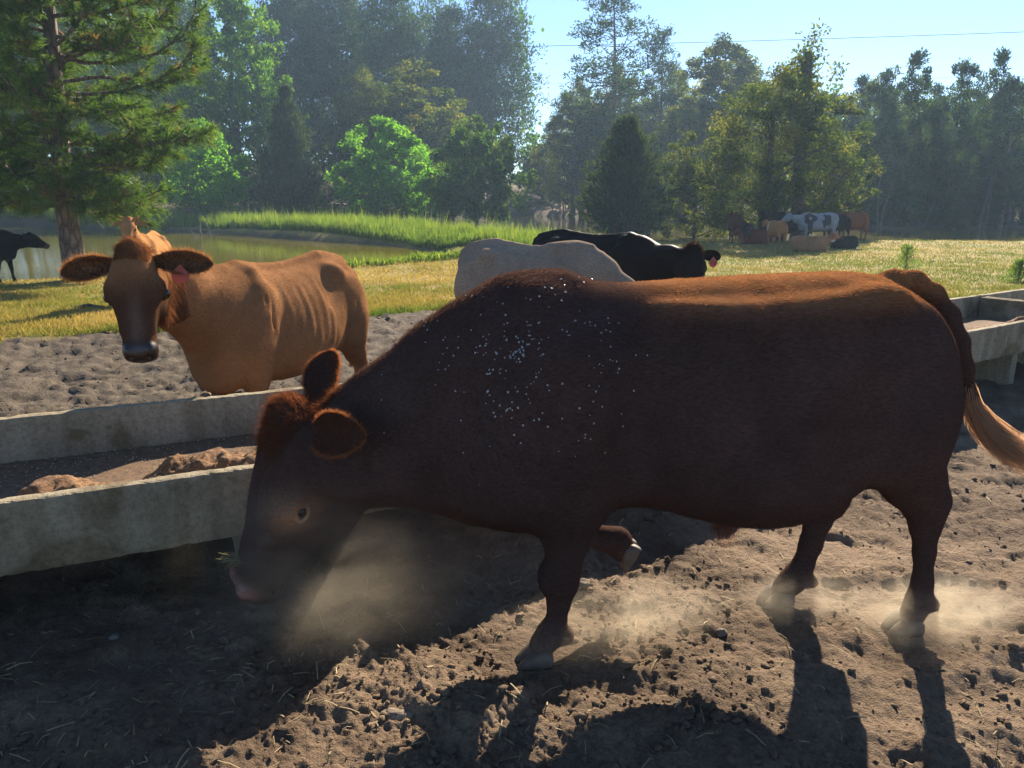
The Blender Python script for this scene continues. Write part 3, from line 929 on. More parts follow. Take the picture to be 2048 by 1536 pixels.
for i, (px, Y, yt, k, wd, lab) in enumerate([
        (1745, 68, 118, 'pine_young', 1.1, 'first pine of the right-hand row, next to the oak'),
        (1700, 78, 150, 'pine_young2', 1.2, 'pine half hidden behind the first pine of the right-hand row'),
        (1815, 62, 100, 'pine_young2', 1.1, 'pine with spiky top third along the right-hand row'),
        (1895, 60, 86, 'pine_young3', 1.0, 'highest pine of the right-hand row'),
        (1955, 64, 100, 'pine_young2', 1.05, 'pine just right of the highest pine of the row'),
        (2005, 60, 128, 'pine_young3', 1.0, 'pine near the right edge with a lower top'),
        (2050, 66, 130, 'pine_young2', 1.1, 'pine cut off by the right edge'),
        (1850, 72, 150, 'pine_young', 1.2, 'pine filling the row behind the spiky-topped pine'),
        (1780, 80, 165, 'pine_young2', 1.3, 'lower pine between the first pine and the spiky-topped pine'),
        (1925, 78, 150, 'pine_young3', 1.3, 'pine in the gap behind the highest pine of the row'),
        (1990, 82, 165, 'pine_young2', 1.3, 'dim pine at the back of the row near the right edge')]):
    put('p', px, Y, yt, 'pine_tree', lab, (BARK_PINE, NEEDLE), mk[k], {'pine_young': 16.0, 'pine_young2': 15.0, 'pine_young3': 15.5}[k], i * 1.3, wd * (1.1, 1.35, 1.2, 1.0)[i % 4], group='pines in a row on the right')

put('b', 1145, 104, 150, 'broadleaf_tree', 'hazy tree at the right rim of the sky gap', (BARK, LEAF_MID), mk['oak'], 15.0, 0.7, 0.66)
put('b', 1235, 104, 125, 'broadleaf_tree', 'hazy tree crowding the trunk of the tallest pine', (BARK, LEAF_MID), mk['oak'], 15.0, 2.9, 0.62)
put('b', 1335, 104, 120, 'broadleaf_tree', 'hazy tree filling in below the slim pine', (BARK, LEAF_OAK), mk['oak'], 15.0, 5.2, 0.60)
put('b', 1450, 102, 100, 'broadleaf_tree', 'hazy tree right behind the airy round-topped tree', (BARK, LEAF_OAK), mk['airy'], 20.0, 1.2, 1.2)
put('b', 1735, 86, 150, 'broadleaf_tree', 'shaded tree closing the gap between the bushy tree and the pine row', (BARK, LEAF_MID), mk['oak'], 15.0, 4.0, 0.8)
put('b', 1565, 88, 128, 'broadleaf_tree', 'shaded tree seen through the crown of the oak', (BARK, LEAF_OAK), mk['airy'], 20.0, 4.4, 1.3)
put('b', 1480, 94, 150, 'broadleaf_tree', 'hazy tree left of the oak crown behind the airy round top', (BARK, LEAF_MID), mk['slim'], 13.0, 2.4, 1.7)

# --- the broken dead trunk
def snag():
    r = np.random.default_rng(9)
    w = Wood()
    a = at(1600, 440, 46); b = at(1613, 112, 46)
    base = np.array([a.x, 46, gz(a.x, 46) - 0.3])
    top = np.array([b.x + 0.1, 46, b.z])
    mid = base * 0.5 + top * 0.5 + np.array([-0.15, 0, 0])
    P = np.array([base, base * .75 + top * .25 + [-.1, 0, 0], mid, base * .25 + top * .75 + [-.05, 0, 0], top])
    w.tube(P, [0.48, 0.40, 0.36, 0.33, 0.26], 10)
    w.tube(bend_path(P[3], P[3] + np.array([0.7, 0, 1.3]), r, 0.06), np.linspace(0.06, 0.015, 6), 5)
    w.tube(bend_path(P[3] * .5 + top * .5, top + np.array([1.0, 0, -0.2]), r, 0.1), np.linspace(0.05, 0.01, 6), 5)
    root = empty('dead_tree', tuple(base + [0, 0, 0.3]))
    tag(root, 'broken dead trunk without a top rising above the oak', 'tree', 'trees round the ponds')
    o = obj('trunk', w.mesh('trunk'), BARK, root)
    C = np.concatenate([top + r.normal(size=(26, 3)) * [0.75, 0.5, 0.8] + [0.1, 0, -0.7], P[3] + r.normal(size=(12, 3)) * [0.8, 0.5, 1.2]])
    n = len(C) * 46
    off = r.normal(size=(n, 3)) * 0.26
    cm = leaf_mesh('vine_leaves', np.repeat(C, 46, 0) + off, off + r.normal(size=(n, 3)) * 0.2, r.uniform(0.15, 0.3, n), 0.14, 0.5 + 0.25 * r.normal(size=n), r)
    v = obj('vine_leaves', cm, LEAF_OAK, root)
    for q in (o, v):
        q.location = tuple(-(base + np.array([0, 0, 0.3])))
snag()

# --- far wood closing the view behind the ponds
def far_wood():
    r = np.random.default_rng(55)
    P, D, L, tone = [], [], [], []
    for i in range(430):
        az = r.uniform(-44, 44)
        y = r.uniform(118, 150)
        x = y * math.tan(R(az))
        pxx = 1024 + 1500 * x / (y * 0.97)
        if 1050 < pxx < 1125:
            h = r.uniform(6, 9)
        elif pxx > 1480:
            h = r.uniform(8, 15)
        elif pxx > 1100:
            h = r.uniform(9, 18)
        else:
            h = r.uniform(18, 31)
        zb = 4.0
        m = 110
        z = zb + h * r.random(m) ** 0.8
        sp = 3.2 * (1 - 0.55 * (z - zb) / h)
        o = r.normal(size=(m, 3)) * sp[:, None] * 0.55
        P.append(np.stack([x + o[:, 0], y + o[:, 1], z], 1)); D.append(r.normal(size=(m, 3))); L.append(r.uniform(0.5, 1.1, m))
        tone.append(np.clip(0.35 + 0.2 * r.normal() + 0.15 * r.normal(size=m), 0, 1))
    P = np.concatenate(P); D = np.concatenate(D); L = np.concatenate(L)
    o = obj('far_woods', leaf_mesh('far_woods', P, D, L, L * 0.7, np.concatenate(tone), r), LEAF_MID)
    o['kind'] = 'stuff'
    # dark understorey along the far bank
    P, D, L, tone = [], [], [], []
    for i in range(330):
        az = r.uniform(-42, 42)
        y = r.uniform(80, 100) if az > -6 else r.uniform(70, 92)
        x = y * math.tan(R(az))
        if sd_poly(np.array([x]), np.array([y]), POND_FAR)[0] < 1.5 or r.random() < 0.35:
            continue
        pxx = 1024 + 1500 * x / (y * 0.97)
        h = r.uniform(1.2, 4.5)
        m = 90
        zb = gz(x, y)
        o = r.normal(size=(m, 3)) * np.array([1.3, 1.0, 1.0])
        P.append(np.stack([x + o[:, 0], y + o[:, 1], zb + h * r.random(m) ** 0.8], 1)); D.append(r.normal(size=(m, 3))); L.append(r.uniform(0.25, 0.5, m))
        tone.append(np.clip(0.4 + 0.25 * r.normal() + 0.2 * r.normal(size=m), 0, 1))
    P = np.concatenate(P); D = np.concatenate(D); L = np.concatenate(L)
    o = obj('undergrowth', leaf_mesh('undergrowth', P, D, L, L * 0.6, np.concatenate(tone), r), LEAF_OAK)
    o['kind'] = 'stuff'
far_wood()

# --- thin bare stems standing in the gap beyond the far pond and under the right-hand pines
def thin_stems():
    r = np.random.default_rng(66)
    lab = 'thin bare stem among the saplings on the far bank below the sky gap'
    w0 = None
    for i in range(16):
        if i < 10:
            p = at(r.uniform(1085, 1165), 400, r.uniform(104, 112)); h = r.uniform(5, 9)
        else:
            p = at(r.uniform(1760, 2040), 400, r.uniform(56, 62)); h = r.uniform(4, 6)
        w = Wood()
        w.tube(bend_path((0, 0, -0.2), (r.normal() * 0.5, 0, h), r, 0.03, 6), np.linspace(0.11, 0.03, 6), 5)
        root = obj('bare_stem', w.mesh('bare_stem'), BARK, loc=(p.x, p.y, gz(p.x, p.y)))
        tag(root, lab if i < 10 else 'thin bare trunk at the foot of the right-hand pines', 'tree trunk', 'bare stems on the far bank' if i < 10 else 'bare trunks under the pines')
thin_stems()

# --- pasture and reeds
def blades(name, X, Y, Z, h, w, tone, mat, r, lean=0.35, two=False, wind=0.0):
    n = len(X)
    a = r.uniform(0, 2 * np.pi, n)
    S = np.stack([np.cos(a), np.sin(a), np.zeros(n)], 1) * (w / 2)[:, None]
    B = np.stack([X, Y, Z - 0.01], 1)
    ln = r.normal(size=(n, 2)) * lean * h[:, None] + np.array([wind, 0]) * h[:, None]
    T = B + np.stack([ln[:, 0], ln[:, 1], h], 1)
    if not two:
        V = np.stack([B - S, B + S, T], 1).reshape(-1, 3)
        me = mesh_from(name, V, np.arange(n * 3).reshape(-1, 3), False)
        vfloat(me, 'tone', np.clip(tone, 0, 1), 'FACE')
    else:
        Mp = B + np.stack([ln[:, 0] * 0.3, ln[:, 1] * 0.3, h * 0.6], 1)
        V = np.stack([B - S * 0.7, B + S * 0.7, Mp + S, Mp - S, T], 1).reshape(-1, 3)
        b = np.arange(n) * 5
        me = mesh_from(name, V, [np.stack([b, b + 1, b + 2, b + 3], 1), np.stack([b + 3, b + 2, b + 4], 1)], False)
        vfloat(me, 'tone', np.concatenate([np.clip(tone, 0, 1)] * 2), 'FACE')
    o = obj(name, me, mat)
    o['kind'] = 'stuff'
    return o

def pasture():
    r = np.random.default_rng(88)
    n = 420000
    # even in angle and in 1/distance: near grass gets the blades it needs
    u = r.random(n)
    Y = 1 / (1 / 9.0 + (1 / 46.0 - 1 / 9.0) * u)
    X = Y * np.tan(r.uniform(R(-39), R(39), n))
    sd = pond_sd(X, Y)
    e = dirt_edge(X)
    clump = fbm2(X * 1.6, Y * 1.6, 3, 21); patch = fbm2(X * 0.35, Y * 0.35, 3, 22)
    keep = (sd > 0.25) & (Y > e + 0.1 * r.normal(size=n) - 0.15 + 0.5 * np.maximum(0, -clump)) & (r.random(n) < 0.55 + 0.9 * clump + 0.3)
    X, Y, clump, patch, sd, e = X[keep], Y[keep], clump[keep], patch[keep], sd[keep], e[keep]
    n = len(X)
    Z = ground_z(X, Y)
    rim = np.exp(-np.maximum(Y - e, 0) / 0.7)
    h = r.uniform(0.03, 0.085, n) * (1 + 0.6 * np.maximum(clump, 0)) * (0.9 + 0.012 * Y) * (1 + 0.5 * rim)
    right = sstep(-4, 6, X)
    tone = 0.68 + 0.45 * patch - 0.30 * right - 0.35 * rim + 0.16 * r.normal(size=n)
    blades('pasture_grass', X, Y, Z, h, 0.010 + 0.00075 * Y, tone, GRASS, r, 0.55)
pasture()

def reeds():
    r = np.random.default_rng(99)
    n = 900000
    Y = r.uniform(26, 70, n); X = r.uniform(-46, 3.5, n)
    s1 = pond_sd(X, Y)
    far_side = sd_poly(X, Y, POND_NEAR)
    # band behind the near pond
    edge = np.interp(X, [-60, -39, -29, -19.4, -9.7, -5, -2.0, 3.5], [65, 64, 58, 51.3, 42.0, 36.5, 31.0, 27])
    d = Y - edge
    w = np.interp(X, [-40, -20, -10, -4, 0, 3.5], [5.5, 6.5, 9.0, 7.5, 6.5, 4.5])
    n1 = fbm2(X * 0.5, Y * 0.5, 3, 12)
    keep = (s1 > -0.25) & (d > 0.3 + 0.5 * n1) & (d < w + 2.2 * n1) & (r.random(n) < np.where(X > -26, 1.0, 0.6)) & (sd_poly(X, Y, POND_FAR) > 0.4)
    keep &= ~((np.abs(X + 2.2) < 1.5) & (Y < 33.5))
    gap = (np.abs(X + 22.5 + 0.2 * (Y - 50)) < 1.5)
    keep &= ~(gap & (r.random(n) < 0.75))
    X, Y, n1, d = X[keep], Y[keep], n1[keep], d[keep]
    k = min(len(X), 230000)
    X, Y, n1, d = X[:k], Y[:k], n1[:k], d[:k]
    Z = ground_z(X, Y)
    h = r.uniform(0.32, 0.70, k) * (1 + 0.35 * n1) * np.interp(d, [0, 1.0, 3], [0.7, 0.95, 1.0]) * np.interp(Y, [28, 36, 50], [0.7, 1.0, 1.2])
    n2 = fbm2(X * 2.6, Y * 2.6, 3, 13)
    h = h * (1 + 0.75 * n2) * np.where(r.random(k) < 0.03, 1.5, 1.0)
    tone = 0.38 + 0.3 * n1 + 0.45 * n2 + 0.2 * r.normal(size=k)
    blades('tall_grass', X, Y, np.maximum(Z, WATER_Z), h, np.full(k, 0.055), tone, REED, r, 0.22)
    # weeds on the near shore
    n = 60000
    X = r.uniform(-16, 0.5, n); Y = r.uniform(18.5, 29, n)
    s = sd_poly(X, Y, POND_NEAR) + 0.25 * fbm2(X * 0.9, Y * 0.9, 2, 3)
    cl = fbm2(X * 1.1, Y * 1.1, 2, 44)
    right = sstep(-7, -4, X)
    keep = (s > -0.1) & (s < 0.25 + 0.75 * right) & (Y < np.interp(X, [-16, -8, -2, 0.5], [21, 22.5, 27, 27])) & (r.random(n) < np.where(right > 0.4, 0.9, np.where(cl > 0.25, 0.6, 0.02)))
    X, Y, cl = X[keep], Y[keep], cl[keep]
    k = len(X)
    blades('shore_weeds', X, Y, ground_z(X, Y), r.uniform(0.12, 0.36, k) * (1 + 0.5 * cl), np.full(k, 0.035), 0.55 + 0.3 * r.normal(size=k), REED, r, 0.45, True)
reeds()

# two pine seedlings in the pasture
def seedling(px, py, Y, h, label):
    r = np.random.default_rng(int(px))
    p = at(px, 520, Y)
    m = 620
    t = r.random(m) ** 0.8
    C = np.stack([r.normal(size=m) * 0.30 * (1.05 - 0.75 * t) * h, r.normal(size=m) * 0.30 * (1.05 - 0.75 * t) * h, t * h], 1)
    D = C * [1, 1, 0.2] + np.array([0, 0, 0.25]) + 0.25 * r.normal(size=(m, 3))
    w = Wood(); w.tube([(0, 0, -0.05), (0.02, 0, h * 0.5), (0, 0, h * 0.95)], [0.02, 0.015, 0.006], 5)
    for q in range(9):
        a = q * 2.4; z = h * (0.15 + 0.08 * q)
        w.tube([(0, 0, z), (0.25 * h * math.cos(a), 0.25 * h * math.sin(a), z + 0.15 * h)], [0.009, 0.004], 4)
    root = empty('pine_seedling', (p.x, Y, gz(p.x, Y)))
    tag(root, label, 'seedling', 'seedlings in the pasture')
    obj('stem', w.mesh('stem'), BARK, root)
    obj('needles', leaf_mesh('needles', C, D, r.uniform(0.08, 0.17, m), 0.02, 0.7 + 0.2 * r.normal(size=m), r), LEAF_MID, root)
seedling(1812, 515, 20.5, 0.82, 'small bright green seedling alone in the pasture above the bull')
seedling(2042, 525, 19.0, 0.55, 'pale seedling at the right edge of the pasture')
# ------------------------------------------------------------------ soft bodies: distance fields meshed into one continuous skin
def crom(xs, ys, q):
    """Catmull-Rom through stations, clamped ends"""
    xs = np.asarray(xs, float); ys = np.asarray(ys, float)
    q = np.clip(q, xs[0], xs[-1])
    m = np.gradient(ys, xs)
    i = np.clip(np.searchsorted(xs, q) - 1, 0, len(xs) - 2)
    h = xs[i + 1] - xs[i]; t = (q - xs[i]) / h
    t2 = t * t; t3 = t2 * t
    return ((2 * t3 - 3 * t2 + 1) * ys[i] + (t3 - 2 * t2 + t) * h * m[i] + (-2 * t3 + 3 * t2) * ys[i + 1] + (t3 - t2) * h * m[i + 1])

class Body:
    def __init__(self):
        self.noise = 0.0
        self.prims = []                 # (fn(P)->d, lo, hi, k, op)
    def _add(self, fn, lo, hi, k, op, M):
        lo = np.array(lo, float); hi = np.array(hi, float)
        if M is None:
            self.prims.append((fn, lo, hi, k, op))
        else:
            Mn = np.array(M); Rm = Mn[:3, :3]; T = Mn[:3, 3]
            s = np.linalg.norm(Rm[:, 0]); Ri = np.linalg.inv(Rm)
            c = np.array([[x, y, z] for x in (lo[0], hi[0]) for y in (lo[1], hi[1]) for z in (lo[2], hi[2])])
            w = c @ Rm.T + T
            def g(P, Ri=Ri, T=T, s=s):
                return fn((P - T) @ Ri.T) * s
            self.prims.append((g, w.min(0), w.max(0), k * s, op))
    def ball(self, c, r, k=0.05, op='u', M=None, rot=None):
        c = np.array(c, float); r = np.array(r if hasattr(r, '__len__') else (r, r, r), float)
        Rt = np.eye(3) if rot is None else np.array(Matrix.Rotation(rot[1], 3, rot[0]))
        m = r.max()
        def fn(P):
            q = (P - c) @ Rt
            k0 = np.sqrt(((q / r) ** 2).sum(-1)) + 1e-9
            k1 = np.sqrt(((q / (r * r)) ** 2).sum(-1)) + 1e-9
            return k0 * (k0 - 1) / k1
        self._add(fn, c - m, c + m, k, op, M)
    def limb(self, pts, rad, k=0.05, squash=1.0, op='u', M=None, sdir=(0, 1, 0), own=0.02):
        pts = [np.array(p, float) for p in pts]
        sd = np.array(sdir, float)
        def fn(P):
            d = None
            for a, b, ra, rb in zip(pts[:-1], pts[1:], rad[:-1], rad[1:]):
                ba = b - a
                t = np.clip(((P - a) @ ba) / (ba @ ba), 0, 1)
                q = P - (a + t[..., None] * ba)
                if squash != 1.0:
                    qs = q @ sd
                    q = q + (qs * (1 / squash - 1))[..., None] * sd
                e = (np.sqrt((q * q).sum(-1)) - (ra + (rb - ra) * t)) * min(1, squash)
                if d is None:
                    d = e
                else:
                    h = np.clip(0.5 + 0.5 * (d - e) / own, 0, 1)
                    d = d + (e - d) * h - own * h * (1 - h)
            return d
        A = np.array(pts); m = max(rad) * max(1, squash)
        self._add(fn, A.min(0) - m, A.max(0) + m, k, op, M)
    def loft(self, xs, top, bot, hw, n=2.3, taper=0.0, k=0.05, M=None, ripple=None):
        xs = np.array(xs, float)
        top, bot, hw = [np.array(v, float) for v in (top, bot, hw)]
        def fn(P):
            x = np.clip(P[..., 0], xs[0], xs[-1])
            t, b, w = crom(xs, top, x), crom(xs, bot, x), np.maximum(crom(xs, hw, x), 0.01)
            c = (t + b) / 2; hh = np.maximum((t - b) / 2, 0.01)
            bb = (P[..., 2] - c) / hh
            aa = np.abs(P[..., 1]) / (w * (1 - taper * np.clip(bb, -1, 1)))
            g = (aa ** n + np.abs(bb) ** n) ** (1 / n)
            d = (g - 1) * np.minimum(w, hh)
            if ripple is not None:
                d = d - ripple(P)
            ov = np.abs(P[..., 0] - x)
            return np.where(ov > 0, np.sqrt(np.maximum(d, 0) ** 2 + ov ** 2), d)
        m = hw.max() * (1 + abs(taper))
        self._add(fn, (xs[0], -m, bot.min()), (xs[-1], m, top.max()), k, 'u', M)
    def field(self, lo, hi, h):
        lo = np.array(lo, float)
        n = np.ceil((np.array(hi) - lo) / h).astype(int) + 1
        ax = [lo[i] + h * np.arange(n[i]) for i in range(3)]
        f = np.full(tuple(n), 10.0, np.float32)
        for fn, plo, phi, k, op in self.prims:
            pad = k * 1.05 + 2.5 * h
            i0 = np.maximum(np.floor((plo - pad - lo) / h).astype(int), 0)
            i1 = np.minimum(np.ceil((phi + pad - lo) / h).astype(int) + 1, n)
            if (i1 <= i0).any():
                continue
            P = np.stack(np.meshgrid(ax[0][i0[0]:i1[0]], ax[1][i0[1]:i1[1]], ax[2][i0[2]:i1[2]], indexing='ij'), -1)
            d = fn(P).astype(np.float32)
            sl = tuple(slice(a, b) for a, b in zip(i0, i1))
            a = f[sl]
            if op == 'u':
                hh = np.clip(0.5 + 0.5 * (a - d) / k, 0, 1)
                f[sl] = a + (d - a) * hh - k * hh * (1 - hh)
            else:
                d = -d
                hh = np.clip(0.5 - 0.5 * (a - d) / k, 0, 1)
                f[sl] = a + (d - a) * hh + k * hh * (1 - hh)
        if self.noise:
            I = np.argwhere(np.abs(f) < 0.05)
            P = lo + I * h
            f[I[:, 0], I[:, 1], I[:, 2]] += (self.noise * (vnoise3(P * 6.0, 5) + 0.55 * vnoise3(P * np.array([15.0, 15.0, 9.0]), 6))).astype(np.float32)
        return f, lo
    def bounds(self, pad=0.05):
        us = [p for p in self.prims if p[4] == 'u']
        return np.min([p[1] for p in us], 0) - pad, np.max([p[2] for p in us], 0) + pad
    def mesh(self, h, lo=None, hi=None):
        l, u = self.bounds()
        f, o = self.field(l if lo is None else lo, u if hi is None else hi, h)
        return surface_nets(f, o, h)

def surface_nets(f, lo, h):
    s = f < 0
    n = np.array(f.shape) - 1
    cs = [(i, j, k) for i in (0, 1) for j in (0, 1) for k in (0, 1)]
    cnt = np.zeros(tuple(n), np.int8)
    for c in cs:
        cnt += s[c[0]:c[0] + n[0], c[1]:c[1] + n[1], c[2]:c[2] + n[2]]
    mixed = (cnt > 0) & (cnt < 8)
    I = np.argwhere(mixed)
    idx = np.full(tuple(n), -1, np.int64); idx[mixed] = np.arange(len(I))
    pos = np.zeros((len(I), 3)); num = np.zeros(len(I))
    g = {c: f[I[:, 0] + c[0], I[:, 1] + c[1], I[:, 2] + c[2]] for c in cs}
    for a in cs:
        for ax in range(3):
            if a[ax]:
                continue
            b = tuple(1 if i == ax else a[i] for i in range(3))
            fa, fb = g[a], g[b]
            m = (fa < 0) != (fb < 0)
            t = fa[m] / (fa[m] - fb[m])
            p = np.tile(np.array(a, float), (m.sum(), 1)); p[:, ax] = t
            pos[m] += p; num[m] += 1
    V = lo + h * (I + pos / num[:, None])
    F = []
    for ax in range(3):
        u, v = (ax + 1) % 3, (ax + 2) % 3
        sa = [slice(None)] * 3; sb = [slice(None)] * 3
        sa[ax] = slice(0, -1); sb[ax] = slice(1, None)
        A = s[tuple(sa)]; B = s[tuple(sb)]
        E = np.argwhere(A != B)
        ok = (E[:, u] > 0) & (E[:, v] > 0) & (E[:, u] < n[u]) & (E[:, v] < n[v])
        E = E[ok]
        def cell(du, dv):
            q = E.copy(); q[:, u] -= du; q[:, v] -= dv
            return idx[q[:, 0], q[:, 1], q[:, 2]]
        q = np.stack([cell(1, 1), cell(0, 1), cell(0, 0), cell(1, 0)], 1)
        inside_first = A[E[:, 0], E[:, 1], E[:, 2]]
        q[~inside_first] = q[~inside_first][:, ::-1]
        F.append(q[(q >= 0).all(1)])
    return V, np.concatenate(F)

def relax(V, F, it=1, lam=0.4):
    for _ in range(it):
        acc = np.zeros_like(V); n = np.zeros(len(V))
        for a, b in ((0, 1), (1, 2), (2, 3), (3, 0)):
            np.add.at(acc, F[:, a], V[F[:, b]]); np.add.at(acc, F[:, b], V[F[:, a]])
            np.add.at(n, F[:, a], 1); np.add.at(n, F[:, b], 1)
        V = V + lam * (acc / np.maximum(n, 1)[:, None] - V)
    return V

def two_res_mesh(body, h, boxes, hf):
    """coarse skin everywhere, the same field meshed finer inside boxes (heads); overlap of one cell"""
    V, F = body.mesh(h)
    V = relax(V, F, 1)
    Vs, Fs, off = [], [], 0
    C = V[F].mean(1)
    keep = np.ones(len(F), bool)
    for lo, hi in boxes:
        lo = np.array(lo); hi = np.array(hi)
        keep &= ~((C > lo + h) & (C < hi - h)).all(1)
    Vs.append(V); Fs.append(F[keep]); off = len(V)
    for lo, hi in boxes:
        v, fq = body.mesh(hf, lo, hi)
        v = relax(v, fq, 1)
        Vs.append(v); Fs.append(fq + off); off += len(v)
    V = np.concatenate(Vs); F = np.concatenate(Fs)
    used = np.zeros(len(V), bool); used[F.ravel()] = True
    remap = np.cumsum(used) - 1
    return V[used], remap[F]

def ear_sheet(base, axis, open_dir, L, W, cup=0.5, th=0.006, droop=0.0, ns=15, nt=11):
    """leaf-shaped cupped ear: two skins closed along the rim"""
    A = np.array(axis, float); A /= np.linalg.norm(A)
    N = np.array(open_dir, float); N -= A * (N @ A); N /= np.linalg.norm(N)
    Bv = np.cross(N, A)
    s = np.linspace(0, 1, ns); t = np.linspace(-1, 1, nt)
    S, T = np.meshgrid(s, t, indexing='ij')
    w = W * np.interp(S, [0, 0.12, 0.35, 0.6, 0.8, 0.93, 1.0], [0.42, 0.62, 0.95, 1.0, 0.78, 0.42, 0.06])
    x = S * L - 0.02
    y = w * T * (1 - 0.15 * np.abs(T))
    cupv = cup * w * (T * T) * (1 - 0.55 * S) + 0.10 * L * S * S * droop
    out = []
    for sgn in (0, 1):
        z = cupv - (th * (1 - T * T * 0.8) if sgn else 0.0)
        out.append(np.array(base) + x[..., None] * A + y[..., None] * Bv + z[..., None] * N - (0 if not droop else droop * 0.25 * L * (S ** 2)[..., None] * np.array([0, 0, 1.0])))
    V = np.concatenate([o.reshape(-1, 3) for o in out])
    i = (np.arange(ns - 1)[:, None] * nt + np.arange(nt - 1)[None, :]).ravel()
    q0 = np.stack([i, i + nt, i + nt + 1, i + 1], 1)
    n = ns * nt
    q1 = q0[:, ::-1] + n
    rim = []
    for k in range(ns - 1):
        a, b = k * nt, (k + 1) * nt
        rim.append([a, a + n, b + n, b]); a, b = k * nt + nt - 1, (k + 1) * nt + nt - 1
        rim.append([a, b, b + n, a + n])
    e = (ns - 1) * nt
    for k in range(nt - 1):
        rim.append([e + k, e + k + n, e + k + 1 + n, e + k + 1])
    return V, np.concatenate([q0, q1, np.array(rim)])

HEAD_X = [0.0, 0.10, 0.25, 0.40, 0.52, 0.62, 0.70, 0.735, 0.75]
HEAD_T = [0.045, 0.065, 0.058, 0.034, 0.012, 0.006, -0.008, -0.03, -0.06]
HEAD_B = [-0.27, -0.33, -0.365, -0.335, -0.255, -0.205, -0.19, -0.17, -0.13]
HEAD_W = [0.135, 0.160, 0.160, 0.125, 0.098, 0.098, 0.104, 0.085, 0.05]
COW_W = [0.092, 0.118, 0.158, 0.122, 0.094, 0.098, 0.102, 0.083, 0.05]
def add_head(b, M, fine=True, jaw=1.0, slim=1.0, widths=HEAD_W):
    """head in its own frame: x from poll to muzzle (0.75 long), z out of the forehead, y to the side"""
    b.loft(HEAD_X, HEAD_T, [v * jaw for v in HEAD_B], [v * slim for v in widths], n=2.5, taper=-0.06, k=0.06, M=M)
    for s in (-1, 1):
        b.ball((0.27, s * 0.135 * slim, -0.055), (0.075, 0.052, 0.05), 0.035, M=M)          # brow
        b.ball((0.30, s * 0.120 * slim, -0.25 * jaw), (0.13, 0.05, 0.085), 0.05, M=M)     # cheek
        if fine:
            b.ball((0.305, s * 0.178 * slim, -0.095), (0.030, 0.022, 0.022), 0.02, 's', M=M)   # eye socket
            ring = [(0.305 + 0.036 * math.cos(q), s * (0.160 * slim - 0.010 * math.sin(q)), -0.095 + 0.021 * math.sin(q)) for q in np.linspace(0, 2 * math.pi, 11)]
            b.limb(ring, [0.010] * 11, 0.010, M=M, own=0.003)          # eyelids
            b.ball((0.738, s * 0.056, -0.045), (0.030, 0.017, 0.022), 0.012, 's', M=M)  # nostril
            b.ball((0.690, s * 0.062, -0.030), (0.032, 0.024, 0.030), 0.03, M=M)
            b.limb([(0.74, s * 0.03, -0.115), (0.66, s * 0.105, -0.13), (0.56, s * 0.105, -0.14)], [0.010, 0.011, 0.008], 0.012, op='s', M=M)
            b.limb([(0.35, s * 0.10, -0.02), (0.55, s * 0.085, -0.04)], [0.03, 0.02], 0.05, M=M)
    b.ball((0.0, 0, -0.02), (0.07, 0.11 if widths is HEAD_W else 0.06, 0.09), 0.06, M=M)                        # poll

def frame(origin, X, Z):
    X = Vector(X).normalized(); Z = Vector(Z); Z = (Z - X * Z.dot(X)).normalized(); Y = Z.cross(X)
    m = Matrix((X, Y, Z)).transposed().to_4x4()
    m.translation = Vector(origin)
    return m

def mpt(M, p):
    return np.array(M @ Vector(p))

def hoof_mesh(L=0.13, W=0.062, H=0.075):
    """cloven hoof: two claws, toe towards -x, sole at z = 0"""
    Vs, Fs, off = [], [], 0
    for s in (-1, 1):
        xs = np.linspace(0, 1, 9)
        rings = []
        for t in xs:
            x = 0.45 * L - t * L
            top = H * np.interp(t, [0, 0.25, 0.5, 0.8, 1.0], [0.75, 1.0, 0.86, 0.42, 0.10])
            w = W * 0.5 * np.interp(t, [0, 0.2, 0.6, 0.85, 1], [0.75, 1, 0.98, 0.72, 0.25])
            cyy = s * (W * 0.53 - 0.10 * W * t)
            ring = []
            for a in np.linspace(0, 2 * np.pi, 12, endpoint=False):
                yy = math.cos(a); zz = math.sin(a)
                ring.append((x + 0.25 * H * (1 - t) * max(0, -zz) * 0, cyy + w * np.sign(yy) * abs(yy) ** 0.7, top * (0.5 + 0.5 * np.sign(zz) * abs(zz) ** 0.55)))
            rings.append(ring)
        V = np.array(rings).reshape(-1, 3)
        n = 12
        F = [[i * n + j, (i + 1) * n + j, (i + 1) * n + (j + 1) % n, i * n + (j + 1) % n] for i in range(8) for j in range(n)]
        if True:
            c0 = len(V); V = np.concatenate([V, [V[:n].mean(0)], [V[-n:].mean(0)]])
            F += [[c0, j, (j + 1) % n, (j + 1) % n] for j in range(0)]
        tri = [[c0, j, (j + 1) % n] for j in range(n)] + [[c0 + 1, 8 * n + (j + 1) % n, 8 * n + j] for j in range(n)]
        Vs.append(V); Fs.append((np.array(F) + off, np.array(tri) + off)); off += len(V)
    return mesh_from('hoof', np.concatenate(Vs), [np.concatenate([f[0] for f in Fs])[:, ::-1], np.concatenate([f[1] for f in Fs])[:, ::-1]])

def sphere_mesh(name, r, seg=16, ring=10, scale=(1, 1, 1)):
    bm = bmesh.new()
    bmesh.ops.create_uvsphere(bm, u_segments=seg, v_segments=ring, radius=r)
    for v in bm.verts:
        v.co = Vector((v.co.x * scale[0], v.co.y * scale[1], v.co.z * scale[2]))
    me = bpy.data.meshes.new(name); bm.to_mesh(me); bm.free()
    me.polygons.foreach_set('use_smooth', [True] * len(me.polygons))
    return me

